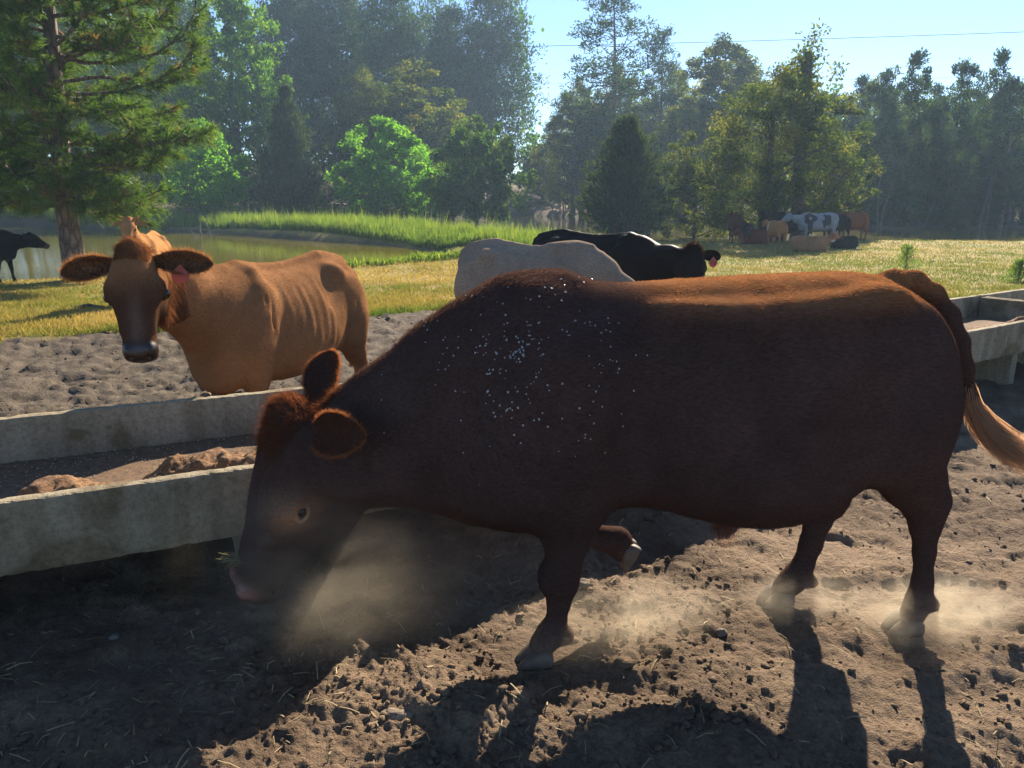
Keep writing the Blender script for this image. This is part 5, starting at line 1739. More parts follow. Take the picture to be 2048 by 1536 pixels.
def cow_mesh(name, h, hf, coat_fn, ear_L=0.21, ear_W=0.068, ear_up=0.0, ears=True, **kw):
    b, M = cow_body(**kw)
    s0 = kw.get('head_scale', 0.72)
    if hf:
        hb = np.array([mpt(M, p) for p in [(x, y, z) for x in (-0.14, 0.80) for y in (-0.2, 0.2) for z in (-0.40, 0.12)]])
        V, F = two_res_mesh(b, h, [(hb.min(0) - 0.02, hb.max(0) + 0.02)], hf)
    else:
        V, F = b.mesh(h); V = relax(V, F, 1)
    nskin = len(V)
    Xh, Yh, Zh = [np.array(M.col[i][:3]) / s0 for i in range(3)]
    allV, allF, off = [V], [F], len(V)
    earset = []
    if ears:
        for s in (1, -1):
            axis = s * Yh - 0.22 * Zh + 0.02 * Xh + np.array([0, 0, ear_up])
            ev, ef = ear_sheet(mpt(M, (0.06, s * 0.12, -0.10)), axis, 0.9 * Zh + 0.25 * Xh, ear_L, ear_W, cup=0.7, th=0.009, ns=13, nt=9)
            allV.append(ev); allF.append(ef + off); off += len(ev); earset.append((ev, ef))
    V = np.concatenate(allV); F = np.concatenate(allF)
    me = mesh_from(name, V, F)
    Mi = np.array(M.inverted())
    q = V @ Mi[:3, :3].T + Mi[:3, 3]
    vfloat(me, 'wet', sstep(0.63, 0.68, q[:, 0]) * (q[:, 0] < 0.85) * (np.abs(q[:, 1]) < 0.2) * (np.abs(q[:, 2] + 0.1) < 0.25))
    vcol(me, 'coat', coat_fn(V, q))
    return me, M, V, F, nskin, earset

def plain_coat(base, points=None, muzzle=(0.02, 0.015, 0.013), var=0.2, legs_dark=0.0, white=None, wscale=2.0, wthr=0.15, face_white=False):
    base = np.array(base)
    def fn(V, q):
        c = np.tile(base, (len(V), 1)) * (1 + var * vnoise3(V * 2.3, 6)[:, None])
        if white is not None:
            n = vnoise3(V * wscale, 17) + 0.5 * vnoise3(V * wscale * 2.1, 18)
            c = np.where((n > wthr)[:, None], np.array(white), c)
        onhead = (q[:, 0] > -0.15) & (q[:, 0] < 0.9) & (np.abs(q[:, 1]) < 0.26) & (q[:, 2] > -0.45) & (q[:, 2] < 0.16)
        if face_white:
            c = np.where((onhead & (q[:, 0] > 0.05))[:, None], np.array((0.6, 0.57, 0.52)), c)
        mz = sstep(0.56, 0.64, q[:, 0]) * onhead
        c = c + mz[:, None] * (np.array(muzzle) - c)
        lower = sstep(0.55, 0.25, V[:, 2])
        c = c * (1 - legs_dark * lower[:, None])
        return c
    return fn

def place(o, x, y, heading, z=None, scale=1.0):
    """heading: direction the animal faces, measured from +x"""
    o.location = (x, y, gz(x, y) - 0.01 if z is None else z)
    o.rotation_euler = (0, 0, heading)
    o.scale = (scale, scale, scale)

def eyes_for(body, M, s0=0.72, r=0.019):
    for s in (1, -1):
        obj('eye', sphere_mesh('eye', r, 12, 8), DARK_EYE, body, loc=mpt(M, (0.300, s * 0.166, -0.080)))

COAT = coat_material('cow_coat', 0.62, 0.2)
SLEEK = coat_material('sleek_black_coat', 0.5, 0.2, 1.0, 0.022)
_r = np.random.default_rng(5)

def ear_tag_mesh():
    """drop-shaped plastic tag, 2.5 mm thick, pin hole at the top (origin)"""
    pts = []
    for a in np.linspace(0, 2 * np.pi, 28, endpoint=False):
        x = 0.033 * math.sin(a); z = -0.048 + 0.036 * math.cos(a)
        if z > -0.035:
            f = (z + 0.035) / 0.024
            x *= max(0.25, 1 - 0.75 * f); z = z + 0.012 * f
        pts.append((x, z))
    n = len(pts)
    V = [(x, y, z) for y in (-0.0013, 0.0013) for x, z in pts]
    bm = bmesh.new()
    vs = [bm.verts.new(v) for v in V]
    bm.faces.new(vs[:n]); bm.faces.new(vs[n:][::-1])
    for i in range(n):
        bm.faces.new((vs[i], vs[n + i], vs[n + (i + 1) % n], vs[(i + 1) % n]))
    bmesh.ops.recalc_face_normals(bm, faces=bm.faces[:])
    me = bpy.data.meshes.new('ear_tag'); bm.to_mesh(me); bm.free()
    return me

def tag_plastic(name, col):
    t = NT(name)
    d = principled(t, Base_Color=col, Roughness=0.45)
    tr = t.n('BsdfTranslucent', Color=col)
    return t.done(t.n('MixShader', _0=0.3, _1=d, _2=tr))
TAG_RED = tag_plastic('faded_red_tag', (0.46, 0.12, 0.10))
TAG_INK = simple('tag_ink', (0.16, 0.02, 0.02), 0.8, 0.05)

def add_number(parent, text, size, y):
    cu = bpy.data.curves.new('number', 'FONT')
    cu.body = text; cu.size = size; cu.align_x = 'CENTER'; cu.align_y = 'CENTER'; cu.extrude = 0.0003; cu.offset = 0.0006
    tmp = bpy.data.objects.new('number', cu); COL.objects.link(tmp)
    dg = bpy.context.evaluated_depsgraph_get()
    me = bpy.data.meshes.new_from_object(tmp.evaluated_get(dg))
    bpy.data.objects.remove(tmp)
    me.name = 'number'
    me.materials.clear()
    return obj('number', me, TAG_INK, parent, loc=(0, y, -0.052), rot=(math.pi / 2, 0, 0))

# ---- tan cow looking over the trough
tan_dir = math.atan2(-0.944, -0.33)
TANX, TANY = -1.615, 5.20
def tan_cow():
    c, s = math.cos(tan_dir), math.sin(tan_dir)
    def tol(w):                       # world -> cow frame
        dx, dy = w[0] - TANX, w[1] - TANY
        return (dx * c + dy * s, -dx * s + dy * c, w[2])
    def dirl(d):
        return (d[0] * c + d[1] * s, -d[0] * s + d[1] * c, d[2])
    head_w = at(262, 489, 3.98)
    tocam = Vector((0.40, -1.0, 0.0)).normalized()
    face = Vector((0.17, -0.45, -0.90))
    facew = face.normalized()
    up = Vector((0.22, -0.85, 0.50))
    me, M, V, F, ns, ears = cow_mesh('tan_cow', 0.0145, 0.008, tan_coat, head=tol(head_w), face=dirl(facew), face_up=dirl(up), bony=1.0, head_scale=0.80, ear_L=0.31, ear_W=0.070, step=0.05, neck=1.3)
    o = obj('tan_cow', me, coat_material('tan_coat', 0.6, 0.18))
    place(o, TANX, TANY, tan_dir, z=-0.02)
    tag(o, 'tan cow with pink ear tag looking over the trough at the camera', 'cow', 'cows of the herd')
    eyes_for(o, M, 0.8, 0.030)
    r = np.random.default_rng(31)
    Vb, Fb = V[:ns], F[(F < ns).all(1)]
    Mi = np.array(M.inverted())
    def col(P):
        return tan_coat(P, P @ Mi[:3, :3].T + Mi[:3, 3]) * 1.1
    def noeye(P):
        q = P @ Mi[:3, :3].T + Mi[:3, 3]
        if True:
            q0 = P @ Mi[:3, :3].T + Mi[:3, 3]
            nose = sstep(0.60, 0.66, q0[:, 0]) * (q0[:, 0] < 0.85) * (np.abs(q0[:, 1]) < 0.2) * (np.abs(q0[:, 2] + 0.1) < 0.25)
        return (1.0 - nose) * 1.0 - (1 - nose) * (np.hypot(q[:, 0] - 0.295, q[:, 2] + 0.085) < 0.05) * (np.abs(q[:, 1]) > 0.09) * (np.abs(q[:, 1]) < 0.25)
    coat_hair('coat_hair', Vb, Fb, o, 19000, col, r, mask=noeye, length=0.010, lay=(-1, 0, -0.4), stand=0.3, width=0.0022, curl=0.2)
    E = np.concatenate([e[0] for e in ears]); EF = np.concatenate([ears[0][1], ears[1][1] + len(ears[0][0])])
    rimV, rimD = [], []
    for ev, ef in ears:
        k9 = ev[:13 * 9].reshape(13, 9, 3)
        for a_, b_ in ((k9[2:, 0], k9[2:, 1]), (k9[2:, -1], k9[2:, -2])):
            for q_ in range(len(a_) - 1):
                f_ = r.random((70, 1))
                rimV.append(a_[q_] * (1 - f_) + a_[q_ + 1] * f_); d_ = a_[q_] - b_[q_]
                rimD.append(np.tile(d_ / (np.linalg.norm(d_) + 1e-9), (70, 1)))
    rimV = np.concatenate(rimV); rimD = np.concatenate(rimD) + 0.45 * r.normal(size=(len(rimV), 3))
    rimD /= np.linalg.norm(rimD, axis=1, keepdims=True)
    strands('ear_fringe', rimV, rimD, r.uniform(0.008, 0.035, len(rimV)), np.tile(np.array([0.36, 0.19, 0.08]), (len(rimV), 1)) * r.uniform(0.5, 1.3, (len(rimV), 1)), np.full(len(rimV), 0.0018), o, r, 3, 0.3)
    P, N = sample_surface(E, EF, 70000, r)
    n = len(P); D = N * 0.6 + 0.5 * r.normal(size=(n, 3)); D /= np.linalg.norm(D, axis=1, keepdims=True)
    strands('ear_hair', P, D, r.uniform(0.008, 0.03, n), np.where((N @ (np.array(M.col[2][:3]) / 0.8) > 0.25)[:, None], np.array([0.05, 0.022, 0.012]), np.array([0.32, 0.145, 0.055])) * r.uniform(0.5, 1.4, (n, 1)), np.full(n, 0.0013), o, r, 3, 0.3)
    # woolly poll and long hair hanging at the jaw
    def sel(P, fn):
        q = P @ Mi[:3, :3].T + Mi[:3, 3]
        return fn(q) + 0.0
    P, N = sample_surface(Vb, Fb, 60000, r, lambda P: sel(P, lambda q: (q[:, 0] < 0.10) & (q[:, 0] > -0.2) & (q[:, 2] > -0.16) & (np.abs(q[:, 1]) < 0.10)))
    lock = np.stack([vnoise3(P * 18 + 31 * k, 40 + k) for k in range(3)], 1)
    D = 0.8 * N + 0.3 * np.array(M.col[0][:3]) + 0.7 * lock; D /= np.linalg.norm(D, axis=1, keepdims=True)
    strands('poll_wool', P, D, r.uniform(0.010, 0.028, len(P)), np.tile(np.array([0.19, 0.088, 0.04]), (len(P), 1)) * r.uniform(0.6, 1.3, (len(P), 1)), np.full(len(P), 0.002), o, r, 4, 0.5, 0.3)
    sd_ = 1 if (np.array(M.col[1][:3]) @ np.array(dirl((1, 0, 0)))) > 0 else -1
    P, N = sample_surface(Vb, Fb, 26000, r, lambda P: sel(P, lambda q: (q[:, 0] > 0.10) & (q[:, 0] < 0.42) & (q[:, 2] < -0.20) & (q[:, 2] > -0.42) & (q[:, 1] * sd_ > 0.02) & (q[:, 1] * sd_ < 0.25)))
    D = 0.35 * N + np.array([0, 0, -1.0]) + 0.15 * r.normal(size=N.shape); D /= np.linalg.norm(D, axis=1, keepdims=True)
    strands('jaw_fringe', P, D, r.uniform(0.015, 0.06, len(P)), np.tile(np.array([0.20, 0.09, 0.04]), (len(P), 1)) * r.uniform(0.6, 1.3, (len(P), 1)), np.full(len(P), 0.002), o, r, 4, 0.2, 0.2)
    # tag hanging in her left ear
    side = 1 if (np.array(M.col[1][:3]) @ np.array(dirl((1, 0, 0)))) > 0 else -1
    Yh, Zh = np.array(M.col[1][:3]) / 0.8, np.array(M.col[2][:3]) / 0.8
    p = mpt(M, (0.10, side * 0.275, -0.10)) + Zh * 0.02
    tg = obj('ear_tag', ear_tag_mesh(), TAG_RED, o, loc=p, rot=(0.1, 0.1, -tan_dir + 0.2))
    tg.scale = (1.35, 1.35, 1.2)
    return o
def tan_coat(V, q):
    base = np.array([0.235, 0.118, 0.055])
    c = np.tile(base, (len(V), 1)) * (1 + 0.15 * vnoise3(V * 2.3, 6)[:, None])
    onhead = (q[:, 0] > -0.15) & (q[:, 0] < 0.9) & (np.abs(q[:, 1]) < 0.26) & (q[:, 2] > -0.45) & (q[:, 2] < 0.16)
    face_shade = sstep(0.10, 0.42, q[:, 0]) * onhead  # shade on the face painted into the coat colour
    c = c + face_shade[:, None] * (np.array([0.050, 0.024, 0.014]) - c) * 0.85
    ey = np.exp(-(((q[:, 0] - 0.29) / 0.07) ** 2 + ((q[:, 2] + 0.07) / 0.06) ** 2)) * (np.abs(q[:, 1]) > 0.07) * onhead
    c = c + np.clip(ey, 0, 1)[:, None] * (np.array([0.028, 0.015, 0.010]) - c) * 0.9
    blaze = np.exp(-(q[:, 1] / 0.045) ** 2) * sstep(0.25, 0.45, q[:, 0]) * sstep(-0.1, -0.03, q[:, 2]) * onhead
    c = c + blaze[:, None] * (np.array([0.20, 0.14, 0.11]) - c) * 0.45
    mz = sstep(0.60, 0.68, q[:, 0]) * onhead
    c = c + mz[:, None] * (np.array([0.022, 0.014, 0.012]) - c)
    return c
tan = tan_cow()

def animal(name, me, x, y, heading, label, M=None, scale=1.0, z=None, r=0.019, cat='cow', mat=None):
    o = obj(name, me, mat or COAT)
    place(o, x, y, heading, z, scale)
    tag(o, label, cat, 'cows of the herd')
    if M is not None:
        eyes_for(o, M, r=r)
    return o

# ---- cream cow eating at the trough behind the bull
me, M, *_ = cow_mesh('cream_cow', 0.02, 0.015, plain_coat((0.27, 0.205, 0.145), var=0.18), head=(1.22, 0.02, 0.92), face=(0.55, 0, -0.83), face_up=(0.83, 0, 0.55), bony=0.8, hump=0.03)
animal('cream_cow', me, 0.22, 7.0, math.atan2(-1.10, 1.55), 'cream cow eating with her back showing above the bull', M, 1.0)
# ---- black cow behind it, with the tag
hd = math.atan2(-1.25, 1.55)
bc, bs = math.cos(hd), math.sin(hd)
def bl(d):
    return (d[0] * bc + d[1] * bs, -d[0] * bs + d[1] * bc, d[2])
BX, BY = 0.95, 8.55
hw = at(1388, 500, 7.55)
hl = ((hw.x - BX) * bc + (hw.y - BY) * bs, -(hw.x - BX) * bs + (hw.y - BY) * bc, hw.z)
me, M, V, F, ns, ears = cow_mesh('black_cow', 0.02, 0.012, plain_coat((0.016, 0.013, 0.012), var=0.3), head=hl, face=bl((0.05, -0.35, -0.93)), face_up=bl((0.22, -0.93, 0.35)), bony=0.6, ear_L=0.30, ear_W=0.07)
bo = animal('black_cow', me, BX, BY, hd, 'black cow with round red ear tag standing behind the cream cow', M, mat=SLEEK)
r_ = np.random.default_rng(77)
Vb, Fb = V[:ns], F[(F < ns).all(1)]
Mi_ = np.array(M.inverted())
P, N = sample_surface(Vb, Fb, 60000, r_, lambda p: (sstep(0.12, 0.03, (p @ Mi_[:3, :3].T + Mi_[:3, 3])[:, 0]) * (((p @ Mi_[:3, :3].T + Mi_[:3, 3])[:, 2] > -0.15) & ((p @ Mi_[:3, :3].T + Mi_[:3, 3])[:, 0] > -0.2))) + 0.0)
D = N + 0.4 * r_.normal(size=N.shape); D /= np.linalg.norm(D, axis=1, keepdims=True)
strands('poll_hair', P, D, r_.uniform(0.012, 0.035, len(P)), np.tile(np.array([0.03, 0.022, 0.018]), (len(P), 1)), np.full(len(P), 0.002), bo, r_, 4, 0.4)
side = 1 if (np.array(M.col[1][:3]) @ np.array(bl((1, 0, 0)))) > 0 else -1
Zh = np.array(M.col[2][:3]) / 0.72
tg = obj('ear_tag', ear_tag_mesh(), TAG_RED, bo, loc=mpt(M, (0.10, side * 0.315, -0.11)) + Zh * 0.035, rot=(0, 0, -hd + 0.12))
tg.scale = (1.28, 1.28, 1.28)
add_number(tg, '13', 0.044, -0.0022)

# ---- young tan cow behind the tan cow's head, facing the camera
me, M, *_ = cow_mesh('young_tan_cow', 0.026, 0.014, plain_coat((0.36, 0.175, 0.07), muzzle=(0.2, 0.1, 0.07)), head=(1.08, 0.0, 1.60), face=(0.72, 0.0, -0.70), face_up=(0.70, 0, 0.72), bony=0.2, horns=1, head_scale=0.66, ear_L=0.20, ear_W=0.06)
hx = at(268, 447, 12.6)
animal('young_tan_cow', me, hx.x - 0.30, 13.6, math.atan2(-0.95, 0.22), 'young tan cow with small horns behind the head of the big tan cow', M, 1.0)
# ---- black cow at the pond's edge, far left
me, M, *_ = cow_mesh('black_cow', 0.03, 0.018, plain_coat((0.016, 0.014, 0.015), var=0.3), head=(1.20, 0, 1.20), face=(0.86, 0, -0.50), face_up=(0.5, 0, 0.86), bony=0.4, horns=1, step=0.10)
p = at(92, 470, 18.9)
animal('black_cow', me, p.x - 1.62, 18.9, 0.0, 'black horned cow cut off by the left edge at the pond', M, 1.0)

# ---- resting herd under the oak
side_b, side_M = None, None
def herd_mesh(name, coat, **kw):
    d = dict(head=(1.22, 0.0, 1.30), face=(0.75, 0, -0.66), face_up=(0.66, 0, 0.75), fine=False, bony=0.4)
    d.update(kw)
    m, M, *_ = cow_mesh(name, 0.038, 0.0, coat, ear_L=0.2, ear_W=0.07, **d)
    return m
HERD = [
    # name, coat, kwargs, px, Y, heading(deg), scale, label
    ('tan_cow', plain_coat((0.34, 0.15, 0.06), white=(0.55, 0.45, 0.33), wthr=0.72), dict(bony=0.8), 1552, 34.0, 97, 0.88, 'tan cow seen from behind, standing in front of the big tree trunk'),
    ('spotted_cow', plain_coat((0.25, 0.255, 0.265), white=(0.06, 0.055, 0.055), wthr=0.42, wscale=2.6), dict(bony=0.5), 1632, 36.0, 176, 1.08, 'white cow with grey spots standing sideways among black cows'),
    ('black_cow', plain_coat((0.02, 0.018, 0.018)), dict(head=(1.1, 0.1, 1.1)), 1583, 37.6, 165, 1.0, 'black cow standing between the tan rear and the spotted cow'),
    ('black_cow', plain_coat((0.02, 0.018, 0.018)), dict(face_white=0) and {}, 1668, 37.6, -160, 1.0, 'black cow standing right of the white spotted cow'),
    ('brown_cow', plain_coat((0.17, 0.065, 0.03)), {}, 1700, 38.0, -165, 1.08, 'red brown cow standing at the right end of the herd'),
    ('tan_cow', plain_coat((0.30, 0.15, 0.07)), dict(pose='lie', head=(0.98, 0.0, 0.92), face=(0.9, 0, -0.35), face_up=(0.35, 0, 0.9)), 1620, 31.0, -14, 0.84, 'tan cow lying on the grass with raised head in front of the herd'),
    ('black_cow', plain_coat((0.022, 0.02, 0.02), face_white=True), dict(pose='lie', head=(0.95, 0.15, 0.78), face=(0.75, 0.3, -0.6), face_up=(0.6, 0.2, 0.8)), 1690, 32.0, 196, 0.72, 'black cow with white face lying right of the tan lying cow'),
    ('brown_cow', plain_coat((0.10, 0.04, 0.022)), {}, 1468, 38.2, 80, 1.05, 'dark red cow standing in shade left of the big trunk'),
    ('dark_calf', plain_coat((0.035, 0.028, 0.026), white=(0.5, 0.48, 0.46), wthr=0.9), {}, 1492, 36.4, -100, 0.72, 'small dark calf with a pale ear beside the dark red cow'),
    ('brown_cow', plain_coat((0.16, 0.05, 0.028)), dict(pose='lie', head=(0.95, 0, 0.8)), 1512, 36.2, 170, 0.9, 'red brown cow lying in the shade at the foot of the trunk'),
    ('black_cow', plain_coat((0.02, 0.018, 0.02)), {}, 1556, 38.8, 60, 1.08, 'black cow standing in deep shade behind the tan rear'),
    ('brown_cow', plain_coat((0.10, 0.042, 0.024)), {}, 1236, 42.0, 75, 1.0, 'brown cow half hidden under the cedar by the water'),
]
for nm, coat, kw, px, Y, hdg, sc, lab in HERD:
    me = herd_mesh(nm, coat, **kw)
    X = at(px, 470, Y).x
    h = R(hdg)
    cat = 'calf' if 'calf' in nm else 'cow'
    animal(nm, me, X, Y, h, lab, None, sc, cat=cat)
# ------------------------------------------------------------------ flies on the bull
def flies():
    r = np.random.default_rng(303)
    # a fly: dark body and two pale wings
    bm = bmesh.new()
    bmesh.ops.create_icosphere(bm, subdivisions=1, radius=0.0022)
    for v in bm.verts:
        v.co.x *= 1.7; v.co.z *= 0.9; v.co.z += 0.002
    nb = len(bm.faces)
    for s in (-1, 1):
        vs = [bm.verts.new(p) for p in ((-0.001, s * 0.001, 0.004), (0.004, s * 0.0035, 0.0042), (0.0085, s * 0.004, 0.0048), (0.0075, s * 0.0012, 0.0052))]
        bm.faces.new(vs if s > 0 else vs[::-1])
    me = bpy.data.meshes.new('fly')
    bm.to_mesh(me); bm.free()
    t = NT('fly_wing')
    d = t.n('BsdfDiffuse', Color=(0.80, 0.76, 0.66)); tr = t.n('BsdfTranslucent', Color=(0.85, 0.80, 0.70)); g = t.n('BsdfGlossy', Color=(1, 1, 1), Roughness=0.25)
    wing = t.done(t.n('MixShader', _0=0.35, _1=t.n('MixShader', _0=0.4, _1=d, _2=tr), _2=g))
    me.materials.append(simple('fly_body', (0.03, 0.027, 0.025), 0.5, 0.1))
    me.materials.append(wing)
    for i, p in enumerate(me.polygons):
        p.material_index = 1 if i >= nb else 0
    V, F = BULL_V[:BULL_N], BULL_F[(BULL_F < BULL_N).all(1)]
    def dens(P):
        a = np.exp(-(((P[:, 0] + 0.03) / 0.21) ** 2 + ((P[:, 2] - 1.23) / 0.13) ** 2)) + 0.22 * np.exp(-(((P[:, 0] + 0.03) / 0.30) ** 2 + ((P[:, 2] - 1.12) / 0.22) ** 2))
        a = a * (0.15 + 1.6 * np.maximum(0, vnoise3(P * 14, 9)) + 0.8 * np.maximum(0, vnoise3(P * 31, 12)))
        return a * (P[:, 1] < -0.03) * (P[:, 2] > 0.7)
    P, N = sample_surface(V, F, 6000, r, dens)
    k = r.permutation(len(P))[:225]
    P, N = P[k], N[k]
    Mw = np.array(bull.matrix_world)
    Pw = P @ Mw[:3, :3].T + Mw[:3, 3]; Nw = N @ Mw[:3, :3].T
    for p, nrm in zip(Pw, Nw):
        o = obj('fly', me)
        up = Vector(nrm)
        fwd = Vector(r.normal(size=3)); fwd = (fwd - up * fwd.dot(up)).normalized()
        m = frame(Vector(p) + up * 0.006, fwd, up)
        o.matrix_world = m @ Matrix.Scale(r.uniform(0.42, 0.85), 4)
        tag(o, 'tiny fly with pale wings sitting on the dark shoulder of the bull', 'fly', 'flies on the bull shoulder')
flies()

# ------------------------------------------------------------------ clods, stones, straw
def clods():
    r = np.random.default_rng(404)
    bm = bmesh.new(); bmesh.ops.create_icosphere(bm, subdivisions=1, radius=1.0)
    base = np.array([v.co[:] for v in bm.verts]); tri = np.array([[v.index for v in f.verts] for f in bm.faces]); bm.free()
    n = 8500
    u = r.random(n)
    Y = 1 / (1 / 1.5 + (1 / 12.0 - 1 / 1.5) * u); X = Y * np.tan(r.uniform(R(-41), R(41), n))
    dens = sstep(-0.35, 0.4, fbm2(X * 1.7, Y * 1.7, 3, 61))
    keep = (Y < dirt_edge(X) - 0.1) & (r.random(n) < 0.15 + 0.85 * dens)
    for fx, fy, fr in FEET:
        keep &= np.hypot(X - fx, Y - fy) > 0.17
    X, Y = X[keep], Y[keep]; n = len(X)
    s = (0.004 + 0.012 * r.random(n) ** 4) * (1 + 1.2 * sstep(4.5, 8, Y))
    s *= np.where(r.random(n) < 0.012, 1.8, 1.0)
    sc = s[:, None] * r.uniform(0.7, 1.4, (n, 3)) * np.array([1.15, 1.15, 0.8])
    an = r.uniform(0, 2 * np.pi, n)
    V = base[None] * (1 + 0.28 * r.normal(size=(n, len(base), 1))) * sc[:, None, :]
    c, s_ = np.cos(an)[:, None], np.sin(an)[:, None]
    V = np.stack([V[..., 0] * c - V[..., 1] * s_, V[..., 0] * s_ + V[..., 1] * c, V[..., 2]], -1)
    V += np.stack([X, Y, ground_z(X, Y) + s * 0.25], 1)[:, None, :]
    F = (tri[None] + (np.arange(n) * len(base))[:, None, None]).reshape(-1, 3)
    o = obj('dirt_clods', mesh_from('dirt_clods', V.reshape(-1, 3), F, smooth=True), ground.data.materials[0])
    o['kind'] = 'stuff'
clods()

def straw():
    r = np.random.default_rng(505)
    n = 2600
    Y = 1 / (1 / 1.6 + (1 / 9.0 - 1 / 1.6) * r.random(n)); X = Y * np.tan(r.uniform(R(-40), R(40), n))
    near_tr = np.exp(-((Y - (3.2 + 0.5 * (X + 0.5))) / 0.7) ** 2)
    keep = (r.random(n) < 0.22 + 0.8 * near_tr) & (Y < dirt_edge(X))
    X, Y = X[keep], Y[keep]; n = len(X)
    L = r.uniform(0.02, 0.09, n); a = r.uniform(0, np.pi, n)
    D = np.stack([np.cos(a), np.sin(a), 0.25 * r.normal(size=n)], 1)
    Z = ground_z(X, Y) + 0.006
    P = np.stack([X, Y, Z], 1)
    S = np.stack([-np.sin(a), np.cos(a), 0.4 * r.normal(size=n)], 1) * r.uniform(0.0009, 0.0022, n)[:, None]
    mid = P + np.stack([0 * a, 0 * a, np.abs(r.normal(size=n)) * 0.006], 1)
    V = np.stack([P - D * L[:, None] / 2 - S, P - D * L[:, None] / 2 + S, mid + S, mid - S, P + D * L[:, None] / 2 + S, P + D * L[:, None] / 2 - S], 1)
    b = np.arange(n) * 6
    F = np.concatenate([np.stack([b, b + 1, b + 2, b + 3], 1), np.stack([b + 3, b + 2, b + 4, b + 5], 1)])
    o = obj('straw_litter', mesh_from('straw_litter', V.reshape(-1, 3), F, False), simple('straw', (0.30, 0.23, 0.12), 0.8, 0.35, 30))
    o['kind'] = 'stuff'
straw()

def stone(px, py, size, label, col, name='stone'):
    r = np.random.default_rng(int(px * 7 + py))
    bm = bmesh.new(); bmesh.ops.create_icosphere(bm, subdivisions=3, radius=1.0)
    V = np.array([v.co[:] for v in bm.verts]); F = np.array([[v.index for v in f.verts] for f in bm.faces]); bm.free()
    V = V * (1 + 0.45 * vnoise3(V * 1.7 + px, 3)[:, None] + 0.22 * vnoise3(V * 5 + py, 4)[:, None]) * np.array(size)
    d = ray(px, py); t = -CAM_H / d[2]; x, y = d[0] * t, d[1] * t
    o = obj(name, mesh_from(name, V, F), simple(name + '_surface', col, 0.9, 0.3, 30, 0.4), loc=(x, y, gz(x, y) + size[2] * 0.35), rot=(0.1, 0.05, r.uniform(-0.4, 0.4)))
    tag(o, label, name.replace('_', ' '))
stone(797, 1424, (0.052, 0.026, 0.011), 'flat pale piece of wood on the sunlit dirt in the foreground', (0.24, 0.18, 0.125), 'wood_chip')
stone(232, 1280, (0.022, 0.017, 0.012), 'grey stone in the shadow below the trough', (0.13, 0.115, 0.10))
stone(1165, 1178, (0.034, 0.03, 0.022), 'rounded clod lying between the front and hind legs of the bull', (0.19, 0.15, 0.11), 'dirt_clod')
stone(1445, 1262, (0.024, 0.02, 0.017), 'small dark clod in front of the far hind hoof', (0.14, 0.11, 0.085), 'dirt_clod')

# pale grains on the trough floor
def grains():
    r = np.random.default_rng(606)
    n = 900
    x = r.uniform(0.3, 3.5, n); y = 1.30 - 0.075 - np.abs(r.normal(size=n)) * 0.35
    k = (y > 0.2); x, y = x[k], y[k]; n = len(x)
    M = Matrix.Translation(trough_a.location) @ Matrix.Rotation(trough_a.rotation_euler.z, 4, 'Z')
    base = np.array([(1, 0, 0), (-1, 0, 0), (0, 1, 0), (0, -1, 0), (0, 0, 1), (0, 0, -1)], float)
    tri = np.array([(0, 2, 4), (2, 1, 4), (1, 3, 4), (3, 0, 4), (2, 0, 5), (1, 2, 5), (3, 1, 5), (0, 3, 5)])
    V = base[None] * r.uniform(0.0015, 0.0042, (n, 1, 1)) * r.uniform(0.6, 1.4, (n, 1, 3)) + np.stack([x, y, np.full(n, TROUGH_TOP - 0.30 + 0.077)], 1)[:, None, :]
    F = (tri[None] + (np.arange(n) * 6)[:, None, None]).reshape(-1, 3)
    o = obj('grain', mesh_from('grain', V.reshape(-1, 3), F, False), simple('pale_grain', (0.45, 0.38, 0.27), 0.7, 0.2))
    o.matrix_world = M
    o['kind'] = 'stuff'
grains()

# hay hanging from the bull's mouth
def mouth_hay():
    r = np.random.default_rng(707)
    c = at(462, 1120, 2.56)
    n = 16
    V, F = [], []
    w = Wood()
    for i in range(n):
        a = np.array([c.x + 0.035, c.y + 0.01, c.z - 0.01]) + r.normal(size=3) * 0.012
        b = a + np.array([-0.06 - 0.03 * r.random(), r.normal() * 0.02, r.uniform(-0.05, 0.05)])
        w.tube(bend_path(a, b, r, 0.08, 4, 0.1), [0.0013, 0.0012, 0.001, 0.0006], 3)
    o = obj('hay_wisp', w.mesh('hay_wisp'), simple('green_hay', (0.25, 0.24, 0.09), 0.8, 0.2))
    tag(o, 'few green hay stems sticking out at the muzzle of the bull', 'hay')
mouth_hay()

# ------------------------------------------------------------------ wires, fence, dead wood by the ponds
WIRE = simple('dark_wire', (0.05, 0.05, 0.055), 0.5, 0.1)
def wire(name, label, p0, p1, rad, sag, cat, group=None, n=26):
    a, b = np.array(p0), np.array(p1)
    t = np.linspace(0, 1, n)[:, None]
    P = a + (b - a) * t - np.array([0, 0, sag]) * (4 * t * (1 - t))
    w = Wood(); w.tube(P, np.full(n, rad), 5)
    o = obj(name, w.mesh(name), WIRE)
    tag(o, label, cat, group)
a = at(600, 100, 76); b = at(2250, 56, 70)
wire('power_line', 'upper overhead wire crossing the sky', a, b, 0.022, 0.25, 'overhead wire', 'overhead wires')
a = at(420, 172, 58); b = at(2250, 148, 58)
wire('power_line', 'lower overhead wire passing in front of the far trees', a, b, 0.008, 0.15, 'overhead wire', 'overhead wires')

